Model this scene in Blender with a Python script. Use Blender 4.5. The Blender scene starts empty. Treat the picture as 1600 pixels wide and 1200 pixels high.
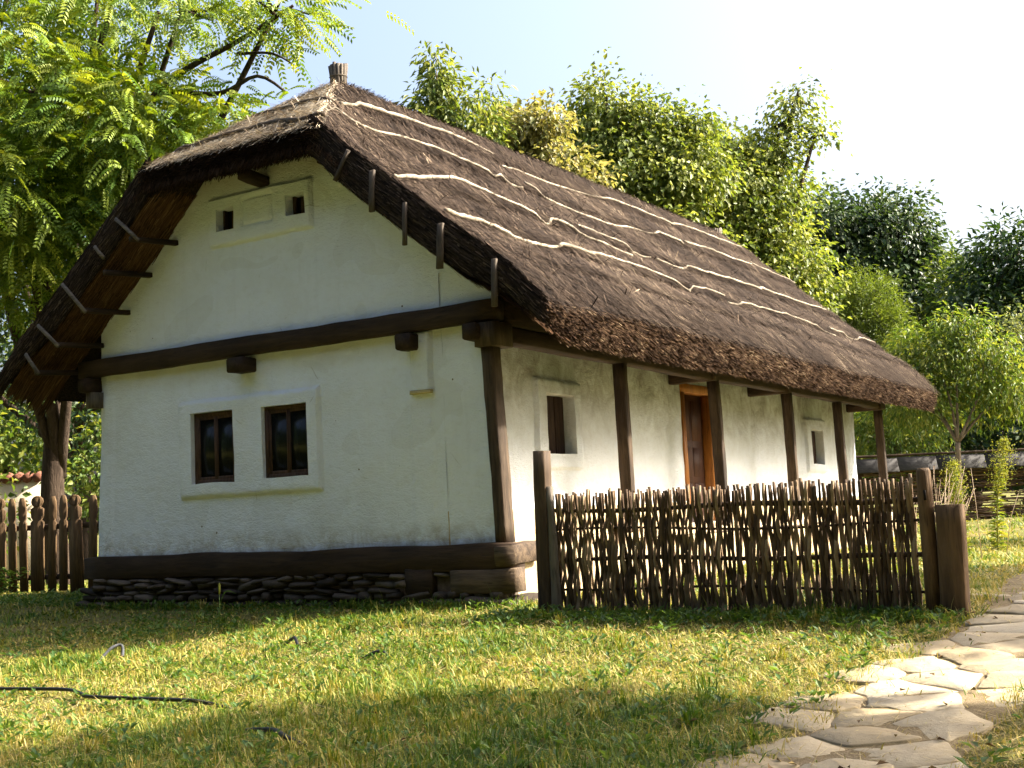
import bpy, math, random
import numpy as np
from mathutils import Vector, Matrix

rng = np.random.default_rng(7)
random.seed(7)
S = bpy.context.scene
COL = S.collection

# ------------------------------------------------------------------ camera, sky, sun, exposure
cam = bpy.data.cameras.new('camera')
co = bpy.data.objects.new('camera', cam)
COL.objects.link(co)
CX = Vector((.852, .521, -.047)).normalized()
CF = Vector((-.514, .851, .105)).normalized()
CX = (CX - CF * CX.dot(CF)).normalized()
CU = CX.cross(CF)
M4 = Matrix((CX, CU, -CF)).transposed().to_4x4()
M4.translation = Vector((6.474, -10.453, .247))
co.matrix_world = M4
cam.sensor_width = 36
cam.lens = 44.12
cam.clip_end = 2000
S.camera = co
CAMP = np.array((6.474, -10.453)); CF2 = np.array((-.514, .851)); CX2 = np.array((.852, .521))

SUN = Vector((.64, .44, .63)).normalized()
w = bpy.data.worlds.new('World'); S.world = w; w.use_nodes = True
nt = w.node_tree; nt.nodes.clear()
sky = nt.nodes.new('ShaderNodeTexSky'); sky.sky_type = 'NISHITA'; sky.sun_disc = False
sky.sun_elevation = math.asin(SUN.z); sky.sun_rotation = math.atan2(SUN.x, SUN.y)
sky.air_density = 1.0; sky.dust_density = 10.0; sky.ozone_density = 2.0
bg = nt.nodes.new('ShaderNodeBackground'); bg.inputs[1].default_value = .13
wo = nt.nodes.new('ShaderNodeOutputWorld')
nt.links.new(sky.outputs[0], bg.inputs[0]); nt.links.new(bg.outputs[0], wo.inputs[0])
sl = bpy.data.lights.new('sun', 'SUN'); sl.energy = 4.9; sl.angle = math.radians(.53); sl.color = (1, .91, .77)
so = bpy.data.objects.new('sun', sl); COL.objects.link(so)
so.rotation_euler = SUN.to_track_quat('Z', 'Y').to_euler()
so.location = (20, 15, 25)
S.view_settings.view_transform = 'Standard'; S.view_settings.look = 'None'
S.view_settings.exposure = 1.98; S.view_settings.gamma = 1
S.view_settings.use_curve_mapping = False
S.cycles.max_bounces = 8; S.cycles.transparent_max_bounces = 8

# ------------------------------------------------------------------ noise, ground
def _h(i, j, s):
    n = (i * 374761393 + j * 668265263 + s * 982451653) & 0xffffffff
    n = ((n ^ (n >> 13)) * 1274126177) & 0xffffffff
    return ((n ^ (n >> 16)) & 0xffff) / 65535.
def vn(x, y, s=0):
    x = np.asarray(x, float); y = np.asarray(y, float)
    xi = np.floor(x).astype(np.int64); yi = np.floor(y).astype(np.int64)
    a = x - xi; b = y - yi; a = a * a * (3 - 2 * a); b = b * b * (3 - 2 * b)
    return ((_h(xi, yi, s) * (1 - a) + _h(xi + 1, yi, s) * a) * (1 - b) + (_h(xi, yi + 1, s) * (1 - a) + _h(xi + 1, yi + 1, s) * a) * b)
def fbm(x, y, s=0, o=4):
    t = 0; am = .5
    for k in range(o):
        t = t + am * vn(x * 2 ** k, y * 2 ** k, s + k * 17); am *= .5
    return t / (1 - .5 ** o)
def gz(x, y):
    x = np.asarray(x, float); y = np.asarray(y, float)
    b = np.where(y < 0, .07 * np.maximum(y, -16), .003 * y + .033 * np.clip(y - 14, 0, 8))
    return -.585 + b + .09 * (fbm(x * .45, y * .45, 3, 3) - .5) * np.clip(np.hypot(x - 2, y + 4) / 14 + .35, .35, 1)

# ------------------------------------------------------------------ mesh helpers
class MB:
    def __init__(s): s.v = []; s.f = []; s.n = 0; s.a = []; s.m = []
    def add(s, v, f, rnd=None, mi=0):
        v = np.asarray(v, float).reshape(-1, 3); f = np.asarray(f, dtype=np.int64)
        s.v.append(v); s.f.append(f + s.n); s.n += len(v)
        s.a.append(np.full(len(v), random.random()) if rnd is None else np.broadcast_to(np.asarray(rnd, float), (len(v),)))
        s.m.append(np.broadcast_to(np.asarray(mi, dtype=np.int32), (len(f),)))
        return s
    def mesh(s, name, mats, smooth=False):
        me = bpy.data.meshes.new(name)
        v = np.concatenate(s.v)
        me.vertices.add(len(v)); me.vertices.foreach_set('co', v.ravel().astype(np.float32))
        tot = np.concatenate([np.full(len(f), f.shape[1], np.int32) for f in s.f])
        loops = np.concatenate([f.ravel() for f in s.f]).astype(np.int32)
        st = np.concatenate([[0], np.cumsum(tot)[:-1]]).astype(np.int32)
        me.loops.add(len(loops)); me.loops.foreach_set('vertex_index', loops)
        me.polygons.add(len(tot)); me.polygons.foreach_set('loop_start', st); me.polygons.foreach_set('loop_total', tot)
        me.polygons.foreach_set('material_index', np.concatenate(s.m).astype(np.int32))
        if smooth: me.polygons.foreach_set('use_smooth', np.ones(len(tot), bool))
        at = me.attributes.new('rnd', 'FLOAT', 'POINT'); at.data.foreach_set('value', np.concatenate(s.a).astype(np.float32))
        for m in (mats if isinstance(mats, (list, tuple)) else [mats]): me.materials.append(m)
        me.update(calc_edges=True)
        return me
    def build(s, name, mats, parent=None, smooth=False):
        return link(name, s.mesh(name, mats, smooth), parent)
def wloc(o):
    p = Vector((0, 0, 0))
    while o is not None: p += o.location; o = o.parent
    return p
def link(name, me, parent=None, loc=None, rot=None, scale=None):
    o = bpy.data.objects.new(name, me); COL.objects.link(o)
    if loc is not None: o.location = loc
    if rot is not None: o.rotation_euler = rot
    if scale is not None: o.scale = scale
    if parent is not None:
        o.parent = parent
        b = base_of(parent)
        if b is not None: o.matrix_parent_inverse = Matrix.Translation(-b)
    return o
BASE = {}
def base_of(p): return BASE.get(p.name)
def thing(name, label, cat, loc, group=None):
    o = bpy.data.objects.new(name, None); COL.objects.link(o); o.location = loc; o.empty_display_size = .2
    BASE[o.name] = Vector(loc); tag(o, label, cat, group); return o
def tag(o, label, cat, group=None):
    o['label'] = label; o['category'] = cat
    if group: o['group'] = group
    return o
def box(mb, x0, x1, y0, y1, z0, z1, j=0.0, ch=.008, **k):
    """chamfered box with optional corner jitter"""
    timber(mb, ((x0 + x1) / 2, (y0 + y1) / 2, z0), ((x0 + x1) / 2, (y0 + y1) / 2, z1), x1 - x0, y1 - y0, wob=j, ch=ch, segs=1, side=(1, 0, 0), **k)
def timber(mb, p0, p1, w, h, wob=.006, ch=.012, segs=8, side=None, taper=1.0, **k):
    p0 = np.array(p0, float); p1 = np.array(p1, float); d = p1 - p0; L = np.linalg.norm(d); d /= L
    if side is None: side = np.cross(d, (0, 0, 1.)) if abs(d[2]) < .9 else np.array((1., 0, 0))
    side = np.array(side, float); side -= d * (side @ d); side /= np.linalg.norm(side); up = np.cross(side, d)
    a, b = w / 2, h / 2
    pr = np.array([(-a + ch, -b), (a - ch, -b), (a, -b + ch), (a, b - ch), (a - ch, b), (-a + ch, b), (-a, b - ch), (-a, -b + ch)])
    V = []
    ph = rng.uniform(0, 99)
    for i in range(segs + 1):
        t = i / segs; sc = 1 + (taper - 1) * t
        off = side * (vn(t * L * 1.3 + ph, .5, 5) - .5) * wob * 4 + up * (vn(t * L * 1.3 + ph, 9.5, 6) - .5) * wob * 4
        q = pr * sc + rng.normal(0, wob * .35, pr.shape)
        V.append(p0 + d * (t * L) + off + q[:, :1] * side + q[:, 1:] * up)
    V = np.concatenate(V); F = []
    for i in range(segs):
        for j in range(8): F.append((i * 8 + j, i * 8 + (j + 1) % 8, i * 8 + 8 + (j + 1) % 8, i * 8 + 8 + j))
    mb.add(V, F, **k)
    n = mb.n - len(V)
    mb.f.append(np.array([[n + 7 - j for j in range(8)], [n + segs * 8 + j for j in range(8)]])); mb.m.append(np.full(2, k.get('mi', 0), np.int32))
    return mb
def tube(mb, pts, r, sides=6, cap=True, **k):
    pts = np.asarray(pts, float); n = len(pts); r = np.broadcast_to(np.asarray(r, float), (n,))
    T = np.gradient(pts, axis=0); T /= np.linalg.norm(T, axis=1)[:, None] + 1e-9
    ref = np.array((0, 0, 1.)) if abs(T[0, 2]) < .8 else np.array((1., 0, 0))
    A = np.cross(T, ref); A /= np.linalg.norm(A, axis=1)[:, None] + 1e-9; B = np.cross(T, A)
    an = np.arange(sides) * 2 * np.pi / sides
    V = pts[:, None] + r[:, None, None] * (np.cos(an)[None, :, None] * A[:, None] + np.sin(an)[None, :, None] * B[:, None])
    i = np.arange(n - 1)[:, None] * sides; j = np.arange(sides)[None]; j2 = (j + 1) % sides
    F = np.stack([i + j, i + j2, i + sides + j2, i + sides + j], -1).reshape(-1, 4)
    mb.add(V.reshape(-1, 3), F, **k)
    if cap:
        b = mb.n - n * sides
        mb.f.append(np.array([[b + sides - 1 - q for q in range(sides)], [b + (n - 1) * sides + q for q in range(sides)]])); mb.m.append(np.full(2, k.get('mi', 0), np.int32))
    return mb
def smoothpath(P, n=5):
    P = np.asarray(P, float); out = []
    for i in range(len(P) - 1):
        p0 = P[max(i - 1, 0)]; p1 = P[i]; p2 = P[i + 1]; p3 = P[min(i + 2, len(P) - 1)]
        for t in np.arange(n) / n:
            out.append(.5 * ((2 * p1) + (-p0 + p2) * t + (2 * p0 - 5 * p1 + 4 * p2 - p3) * t * t + (-p0 + 3 * p1 - 3 * p2 + p3) * t ** 3))
    out.append(P[-1]); return np.array(out)
def unit(v): return v / (np.linalg.norm(v, axis=-1, keepdims=True) + 1e-9)
def strips(mb, P, A, N, L, W, rnd, lift=0.0):
    """thin four-sided straws: start P, direction A, face normal N"""
    A = unit(A); Sd = unit(np.cross(A, N)); n = len(P)
    L = np.asarray(L)[:, None]; W = np.asarray(W)[:, None]
    V = np.stack([P - Sd * W / 2, P + Sd * W / 2, P + A * L + Sd * W * .3 + N * lift, P + A * L - Sd * W * .3 + N * lift], 1)
    b = np.arange(n)[:, None] * 4
    mb.add(V.reshape(-1, 3), b + np.array([[0, 1, 2, 3]]), rnd=np.repeat(rnd, 4)); return mb
def leaves(mb, P, A, N, L, W, rnd, fold=.25, droop=.15):
    A = unit(A); N = unit(N - A * (N * A).sum(1, keepdims=True)); Sd = np.cross(A, N); L = np.asarray(L)[:, None]; W = np.asarray(W)[:, None]
    mid = P + A * L * .45
    tip = P + A * L - N * L * droop
    V = np.stack([P, mid + Sd * W / 2 + N * W * fold, tip, mid - Sd * W / 2 + N * W * fold], 1)
    b = np.arange(len(P))[:, None] * 4
    F = np.concatenate([b + np.array([[0, 1, 2]]), b + np.array([[0, 2, 3]])])
    mb.add(V.reshape(-1, 3), F, rnd=np.repeat(rnd, 4)); return mb

# ------------------------------------------------------------------ materials
class NT:
    def __init__(s, name):
        s.m = bpy.data.materials.new(name); s.m.use_nodes = True; s.t = s.m.node_tree; s.t.nodes.clear()
        s.out = s.t.nodes.new('ShaderNodeOutputMaterial')
    def n(s, typ, ins=None, **pr):
        nd = s.t.nodes.new('ShaderNode' + typ)
        for k, v in pr.items(): setattr(nd, k, v)
        for k, v in (ins or {}).items():
            if isinstance(v, bpy.types.NodeSocket): s.t.links.new(v, nd.inputs[k])
            elif isinstance(v, bpy.types.Node): s.t.links.new(v.outputs[0], nd.inputs[k])
            else: nd.inputs[k].default_value = v
        return nd
    def ramp(s, fac, stops, interp='LINEAR'):
        r = s.n('ValToRGB', {0: fac}); cr = r.color_ramp; cr.interpolation = interp
        while len(cr.elements) < len(stops): cr.elements.new(.5)
        for e, (p, c) in zip(cr.elements, stops): e.position = p; e.color = (*c, 1) if len(c) == 3 else c
        return r.outputs[0]
    def pos(s, scale=(1, 1, 1)):
        t = s.n('TexCoord'); mp = s.n('Mapping', {0: t.outputs['Object'], 3: scale}); return mp.outputs[0]
    def noise(s, scale, detail=4, vec=None, rough=.55, dist=0.):
        nd = s.n('TexNoise', {'Scale': scale, 'Detail': detail, 'Roughness': rough, 'Distortion': dist})
        s.t.links.new(vec if vec is not None else s.pos(), nd.inputs['Vector']); return nd.outputs[0]
    def mix(s, f, a, b, bt='MIX'):
        return s.n('MixRGB', {0: f, 1: a if not isinstance(a, tuple) else (*a, 1), 2: b if not isinstance(b, tuple) else (*b, 1)}, blend_type=bt).outputs[0]
    def math(s, op, a, b=0., clamp=False):
        return s.n('Math', {0: a, 1: b}, operation=op, use_clamp=clamp).outputs[0]
    def bump(s, h, st=.4, d=.02): return s.n('Bump', {'Strength': st, 'Distance': d, 'Height': h}).outputs[0]
    def done(s, col, rough=.85, bump=None, spec=.3, **k):
        b = s.n('BsdfPrincipled', {'Base Color': col if not isinstance(col, tuple) else (*col, 1), 'Roughness': rough, 'Specular IOR Level': spec, **k})
        if bump is not None: s.t.links.new(bump, b.inputs['Normal'])
        s.t.links.new(b.outputs[0], s.out.inputs[0]); return s.m
    def rnd(s): return s.n('Attribute', attribute_name='rnd').outputs['Fac']

def m_plaster(name, base, soot_shade=False):
    t = NT(name)
    z = t.n('SeparateXYZ', {0: t.n('TexCoord').outputs['Object']}).outputs
    n1 = t.noise(1.6, 5, rough=.65); n2 = t.noise(9, 5, t.pos((1, 1, 1.6))); n3 = t.noise(60, 3)
    c = t.mix(t.math('MULTIPLY', t.math('SUBTRACT', n1, .42, True), 1.6, True), base, tuple(x * y for x, y in zip(base, (.86, .84, .78))))
    c = t.mix(t.math('MULTIPLY', t.math('SUBTRACT', n2, .52, True), 1.2, True), c, (base[0] * .8, base[1] * .77, base[2] * .7))
    if not soot_shade:
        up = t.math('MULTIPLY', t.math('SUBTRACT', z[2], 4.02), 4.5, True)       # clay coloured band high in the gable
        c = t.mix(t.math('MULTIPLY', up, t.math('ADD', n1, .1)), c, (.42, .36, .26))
        lo = t.math('MULTIPLY', t.math('SUBTRACT', .30, z[2]), 3.6, True)            # splash stains on the lowest hand
        c = t.mix(t.math('MULTIPLY', lo, t.math('MULTIPLY', t.math('SUBTRACT', t.noise(3.4, 7, rough=.78, dist=.4), .42, True), 4., True)), c, (.36, .32, .23))
        stk = t.noise(1., 5, t.pos((7, 7, .55)), .7, .2); c = t.mix(t.math('MULTIPLY', t.math('SUBTRACT', stk, .55, True), 1.3, True), c, tuple(x * .78 for x in base))
        m = t.math('MULTIPLY', t.math('SUBTRACT', .22, t.math('ABSOLUTE', t.math('SUBTRACT', z[2], 2.12))), 3.2, True)
        c = t.mix(t.math('MULTIPLY', m, t.math('MULTIPLY', n1, 1.1, True)), c, (.55, .47, .30))
        cv = t.n('TexVoronoi', {'Scale': .85, 'Vector': t.n('MixRGB', {0: .06, 1: t.pos(), 2: t.n('TexNoise', {'Scale': 4., 'Vector': t.pos()}).outputs[1]}).outputs[0]}, feature='DISTANCE_TO_EDGE')
        ck = t.math('MULTIPLY', t.math('LESS_THAN', cv.outputs[0], .0032), t.math('MULTIPLY', t.math('SUBTRACT', n1, .56, True), 9., True))
        c = t.mix(t.math('MULTIPLY', ck, .6), c, (.22, .19, .15))
        pv = t.noise(.9, 2, t.pos((1, 1, 1.3)), dist=.3); c = t.mix(t.math('MULTIPLY', t.math('GREATER_THAN', pv, .585), .22), c, (.60, .62, .62))
        sp = t.n('TexVoronoi', {'Scale': 3.1, 'Vector': t.pos((1, 1, 1))}); f = t.math('LESS_THAN', sp.outputs[0], .035)
        c = t.mix(f, c, (.12, .1, .07))
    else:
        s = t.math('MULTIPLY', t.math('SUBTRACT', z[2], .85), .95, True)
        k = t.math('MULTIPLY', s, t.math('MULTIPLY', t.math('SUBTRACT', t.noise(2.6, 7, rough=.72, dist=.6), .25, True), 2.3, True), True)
        c = t.mix(t.math('MULTIPLY', k, .9), c, (.14, .115, .085))  # soot smudges plus eave shade painted into the colour, darker towards the top
    h = t.math('ADD', t.math('MULTIPLY', n2, 1.0), t.math('MULTIPLY', n3, .35))
    h = t.math('ADD', h, t.math('MULTIPLY', t.noise(22, 4, t.pos((1, 1, 2.2)), dist=1.2), .8))
    return t.done(c, .93, t.bump(h, .8, .022), .15)
def m_wood(name, dark, light, axis='x', sc=1., rough=.8, crack=.6):
    t = NT(name); s = {'x': (.12, 1, 1), 'y': (1, .12, 1), 'z': (1, 1, .12)}[axis]
    v = t.pos(tuple(q * 14 * sc for q in s)); n = t.noise(1., 6, v, .65, .5); n2 = t.noise(1.3, 3)
    v3 = t.pos(tuple(q * 45 * sc for q in s)); n3 = t.noise(1., 3, v3)
    f = t.math('ADD', t.math('MULTIPLY', n, .65), t.math('MULTIPLY', n2, .35))
    c = t.ramp(f, [(.30, tuple(x * .35 for x in dark)), (.45, dark), (.68, light)])
    c = t.mix(t.math('MULTIPLY', t.math('SUBTRACT', .43, n3, True), 8 * crack, True), c, tuple(x * .3 for x in dark))
    r = t.rnd(); c = t.mix(t.math('MULTIPLY', r, .12), c, light)
    return t.done(c, rough, t.bump(t.math('ADD', n, t.math('MULTIPLY', n3, .6)), .7, .012), .25)
def m_rnd(name, stops, rough=.8, spec=.2, trans=0., tcol=None, noise=0., bump=None):
    t = NT(name); f = t.rnd()
    if noise: f = t.math('ADD', f, t.math('MULTIPLY', t.math('SUBTRACT', t.noise(noise, 4), .5), .9))
    c = t.ramp(f, stops)
    if trans:
        d = t.n('BsdfPrincipled', {'Base Color': c, 'Roughness': rough, 'Specular IOR Level': spec})
        tr = t.n('BsdfTranslucent', {0: t.mix(1., c, tcol, 'MULTIPLY') if tcol else c})
        mx = t.n('MixShader', {0: trans, 1: d, 2: tr}); t.t.links.new(mx.outputs[0], t.out.inputs[0]); return t.m
    return t.done(c, rough, None, spec)

PLASTER = m_plaster('lime_plaster', (.80, .85, .93))
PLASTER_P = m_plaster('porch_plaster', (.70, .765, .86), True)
def m_mud():
    t = NT('mud_plaster'); n = t.noise(3, 6, rough=.7); n2 = t.noise(18, 4, dist=1.5)
    c = t.ramp(n, [(.3, (.36, .27, .16)), (.55, (.50, .40, .25)), (.75, (.58, .49, .34))])
    return t.done(c, .95, t.bump(n2, .6, .03), .1)
MUD = m_mud()
DW = {a: m_wood('old_dark_timber_' + a, (.026, .015, .008), (.060, .036, .020), a) for a in 'xyz'}
POSTW = m_wood('porch_post_timber', (.026, .017, .011), (.095, .064, .040), 'z')
CORNERW = m_wood('corner_post_timber', (.036, .024, .015), (.115, .080, .052), 'z')
GREYW = {a: m_wood('grey_weathered_wood_' + a, (.075, .062, .050), (.20, .17, .13), a) for a in 'xyz'}
GATEW = m_wood('gate_post_wood', (.085, .05, .024), (.18, .115, .058), 'z')
BLOCKW = m_wood('heavy_block_timber', (.045, .030, .019), (.14, .098, .06), 'x')
PEELED = m_wood('peeled_pole_wood', (.17, .14, .10), (.50, .44, .335), 'y', 1.6, crack=.7)
DARKPOLE = m_wood('dark_pole_wood', (.06, .045, .03), (.16, .125, .085), 'x', 2.)
DOORFR = m_wood('varnished_door_frame', (.26, .10, .022), (.42, .18, .045), 'z', rough=.5)
DOORW = m_wood('brown_door', (.034, .012, .007), (.066, .025, .013), 'z', rough=.6)
WINW = m_wood('brown_window_wood', (.055, .03, .02), (.13, .075, .05), 'z', 2.)
SHUT = m_wood('dark_shutter', (.03, .016, .012), (.065, .036, .024), 'z', 1.5)
STICK = m_rnd('wattle_stick', [(0, (.042, .026, .015)), (.5, (.125, .080, .047)), (.85, (.24, .17, .10)), (1, (.34, .25, .155))], .8, .2, noise=9.)
STRAW = m_rnd('dark_thatch', [(0, (.008, .0055, .004)), (.3, (.024, .0160, .0115)), (.55, (.055, .038, .027)), (.78, (.105, .076, .054)), (.93, (.19, .145, .10)), (1, (.42, .34, .24))], .9, .1)
STRAW_EDGE = m_rnd('brown_thatch_butts', [(0, (.010, .006, .004)), (.35, (.045, .025, .014)), (.65, (.10, .060, .034)), (.85, (.18, .115, .065)), (1, (.42, .32, .20))], .9, .1)
STRAW_HIP = m_rnd('pale_reed_thatch', [(0, (.10, .075, .05)), (.25, (.36, .29, .20)), (.6, (.58, .50, .37)), (1, (.80, .72, .56))], .85, .15)
STRAW_UND = m_rnd('reed_underside', [(0, (.028, .013, .006)), (.4, (.085, .042, .020)), (.8, (.17, .092, .043)), (1, (.28, .17, .085))], .85, .15)
def m_thbase(name, a, b):
    t = NT(name); n = t.noise(40, 5, t.pos((1, 1, 1))); n2 = t.noise(3, 4)
    return t.done(t.ramp(t.math('ADD', t.math('MULTIPLY', n, .7), t.math('MULTIPLY', n2, .3)), [(.35, a), (.65, b)]), .95, t.bump(n, 1., .03), .05)
THB = m_thbase('thatch_body', (.012, .008, .006), (.055, .038, .028))
STONE = m_rnd('field_stone', [(0, (.028, .021, .015)), (.5, (.062, .048, .036)), (1, (.13, .105, .08))], .9, .2, noise=14.)
GLASS = NT('dark_window_glass').done((.008, .009, .008), .22, None, .22)
DARKIN = NT('dark_opening').done((.015, .012, .01), .9, None, .1)
STEEL = NT('padlock_steel').done((.62, .62, .6), .3, None, .5, Metallic=.85)
HOSE = NT('black_hose_plastic').done((.012, .012, .013), .5, None, .4)
BARK = {}
def m_bark(name, a, b):
    t = NT(name); v = t.pos((16, 16, 3)); n = t.noise(1., 6, v, .7, .6)
    return t.done(t.ramp(n, [(.35, a), (.65, b)]), .95, t.bump(n, .9, .04), .1)
BARK_D = m_bark('dark_bark', (.025, .018, .013), (.085, .062, .045))
BARK_L = m_bark('grey_bark', (.09, .07, .05), (.24, .19, .14))
def leafm(name, lo, mid, hi, trans=.45, tc=(1.5, 1.35, .55), rough=.5, spec=.35):
    return m_rnd(name, [(0, lo), (.5, mid), (1, hi)], rough, spec, trans, tc)
L_AIL = leafm('ailanthus_leaf', (.055, .12, .008), (.14, .225, .016), (.28, .34, .045), .38, (1.5, 1.25, .4))
L_MAP = leafm('yellow_green_leaf', (.055, .095, .014), (.15, .195, .032), (.30, .32, .075), .40, (1.25, 1.2, .6))
L_LIN = leafm('pale_linden_leaf', (.12, .14, .035), (.22, .22, .075), (.36, .32, .16), .4, (1.3, 1.2, .6))
L_OAK = leafm('dark_oak_leaf', (.020, .044, .014), (.050, .088, .030), (.11, .15, .065), .25, (1.2, 1.2, .5))
L_DARK = leafm('deep_green_leaf', (.014, .038, .012), (.030, .065, .020), (.065, .105, .035), .3)
L_FEA = leafm('feathery_leaf', (.055, .095, .014), (.090, .135, .022), (.135, .18, .036), .4)
L_FRU = leafm('fruit_tree_leaf', (.045, .10, .014), (.11, .17, .028), (.24, .26, .06), .42)
L_POP = leafm('poplar_leaf', (.09, .13, .05), (.17, .21, .09), (.28, .31, .16), .3)
L_WEED = leafm('weed_leaf', (.035, .085, .015), (.07, .14, .03), (.13, .2, .05), .4)
L_GOLD = leafm('goldenrod_leaf', (.07, .12, .02), (.15, .20, .03), (.28, .28, .05), .4)

def m_ground():
    t = NT('lawn_soil'); n = t.noise(.7, 6, rough=.6); n2 = t.noise(9, 6, rough=.7); n3 = t.noise(60, 4)
    f = t.math('ADD', t.math('MULTIPLY', n, .5), t.math('MULTIPLY', n2, .5))
    c = t.ramp(f, [(.35, (.075, .10, .022)), (.5, (.15, .15, .045)), (.62, (.24, .19, .085)), (.75, (.26, .20, .10))])
    c = t.mix(t.math('MULTIPLY', n3, .5), c, (.05, .05, .018), 'MIX')
    return t.done(c, .95, t.bump(t.math('ADD', n3, n2), .8, .03), .05)
GROUND = m_ground()
def m_grass():
    t = NT('grass_blade'); f = t.rnd(); n = t.noise(.75, 5, rough=.65); n2 = t.noise(4., 3)
    k = t.math('ADD', t.math('MULTIPLY', f, .62), t.math('ADD', t.math('MULTIPLY', n, .62), t.math('MULTIPLY', t.math('SUBTRACT', n2, .5), .35)))
    c = t.ramp(k, [(.26, (.026, .080, .006)), (.43, (.090, .165, .013)), (.56, (.21, .24, .030)), (.70, (.35, .295, .068)), (.92, (.54, .43, .16))])
    d = t.n('BsdfPrincipled', {'Base Color': c, 'Roughness': .55, 'Specular IOR Level': .3})
    tr = t.n('BsdfTranslucent', {0: t.mix(1., c, (1.25, 1.2, .6), 'MULTIPLY')})
    mx = t.n('MixShader', {0: .27, 1: d, 2: tr}); t.t.links.new(mx.outputs[0], t.out.inputs[0]); return t.m
GRASS = m_grass()
def m_path():
    t = NT('path_dirt'); n = t.noise(5, 6, rough=.7); n3 = t.noise(70, 4, rough=.7)
    c = t.ramp(t.math('ADD', t.math('MULTIPLY', n, .6), t.math('MULTIPLY', n3, .4)), [(.35, (.12, .09, .048)), (.5, (.24, .185, .105)), (.7, (.36, .29, .19))])
    return t.done(c, .95, t.bump(n3, .9, .02), .1)
PATH = m_path()
def m_flag():
    t = NT('flagstone'); n = t.noise(2.2, 6, rough=.65); n3 = t.noise(26, 5, rough=.7, dist=.4); r = t.rnd()
    c = t.ramp(t.math('ADD', t.math('MULTIPLY', n, .5), t.math('MULTIPLY', r, .5)), [(.25, (.28, .225, .135)), (.5, (.37, .31, .205)), (.75, (.45, .39, .28))])
    c = t.mix(t.math('MULTIPLY', t.math('SUBTRACT', n3, .54, True), 2.5, True), c, (.25, .19, .11))
    return t.done(c, .85, t.bump(n3, .6, .015), .25)
FLAG = m_flag()
def m_simple(name, a, b, sc=12, rough=.9):
    t = NT(name); n = t.noise(sc, 5, rough=.65); return t.done(t.ramp(n, [(.35, a), (.65, b)]), rough, t.bump(n, .5, .02), .2)
TILE = m_simple('red_roof_tile', (.12, .05, .034), (.21, .09, .055))
CREAM = m_simple('cream_wall_render', (.62, .52, .38), (.74, .65, .5), 3)

# ------------------------------------------------------------------ ground, path
def grid(mb, xs, ys, zf, **k):
    X, Y = np.meshgrid(xs, ys, indexing='ij'); Z = zf(X, Y); ny = len(ys)
    i = np.arange(len(xs) - 1)[:, None] * ny + np.arange(ny - 1)[None]
    F = np.stack([i, i + ny, i + ny + 1, i + 1], -1).reshape(-1, 4)
    return mb.add(np.stack([X, Y, Z], -1).reshape(-1, 3), F, **k)
far = lambda a, b, n: np.sign(np.linspace(-1, 1, n)) * np.abs(np.linspace(-1, 1, n)) ** 2.6 * b + a
ax = lambda a, b: np.concatenate([a - np.geomspace(1, 600, 40)[::-1], np.arange(a, b, .16), b + np.geomspace(.16, 600, 40)])
mb = MB(); grid(mb, ax(-13, 12), ax(-12, 22), lambda X, Y: gz(X, Y))
g = mb.build('ground', GROUND, smooth=True); g['kind'] = 'structure'

PATHC = np.array([(4.3, -9.), (4.75, -6.2), (4.72, -4.6), (4.78, -3.4), (4.9, -2.3), (4.98, -1.3), (4.95, -.2), (4.75, 1.2), (4.6, 3.), (4.9, 5.5), (6., 8.5)])
PATHW = np.array([.60, .52, .44, .50, .56, .56, .52, .50, .46, .36, .34])
PC = smoothpath(PATHC, 8); PW = np.interp(np.linspace(0, 1, len(PC)), np.linspace(0, 1, len(PATHW)), PATHW)
def path_d(x, y):
    P = np.stack([np.ravel(x), np.ravel(y)], 1); best = np.full(len(P), 9.)
    for c, wd in zip(PC, PW): best = np.minimum(best, np.hypot(P[:, 0] - c[0], P[:, 1] - c[1]) - wd)
    return best.reshape(np.shape(x))
mb = MB(); T = np.gradient(PC, axis=0); T /= np.linalg.norm(T, axis=1)[:, None]; Nn = np.stack([T[:, 1], -T[:, 0]], 1)
rows = []
for k in np.linspace(-1, 1, 9):
    ww = PW * (1 + .12 * (vn(np.arange(len(PC)) * .7, k * 3 + 5, 8) - .5)) + .08
    q = PC + Nn * (ww * k)[:, None]; rows.append(np.stack([q[:, 0], q[:, 1], gz(q[:, 0], q[:, 1]) + .012 - .02 * abs(k) ** 3], 1))
R_ = np.stack(rows, 1); n_, m_ = R_.shape[:2]; i = np.arange(n_ - 1)[:, None] * m_ + np.arange(m_ - 1)[None]
mb.add(R_.reshape(-1, 3), np.stack([i, i + 1, i + m_ + 1, i + m_], -1).reshape(-1, 4))
path = mb.build('path', PATH, smooth=True); path['kind'] = 'structure'

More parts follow.
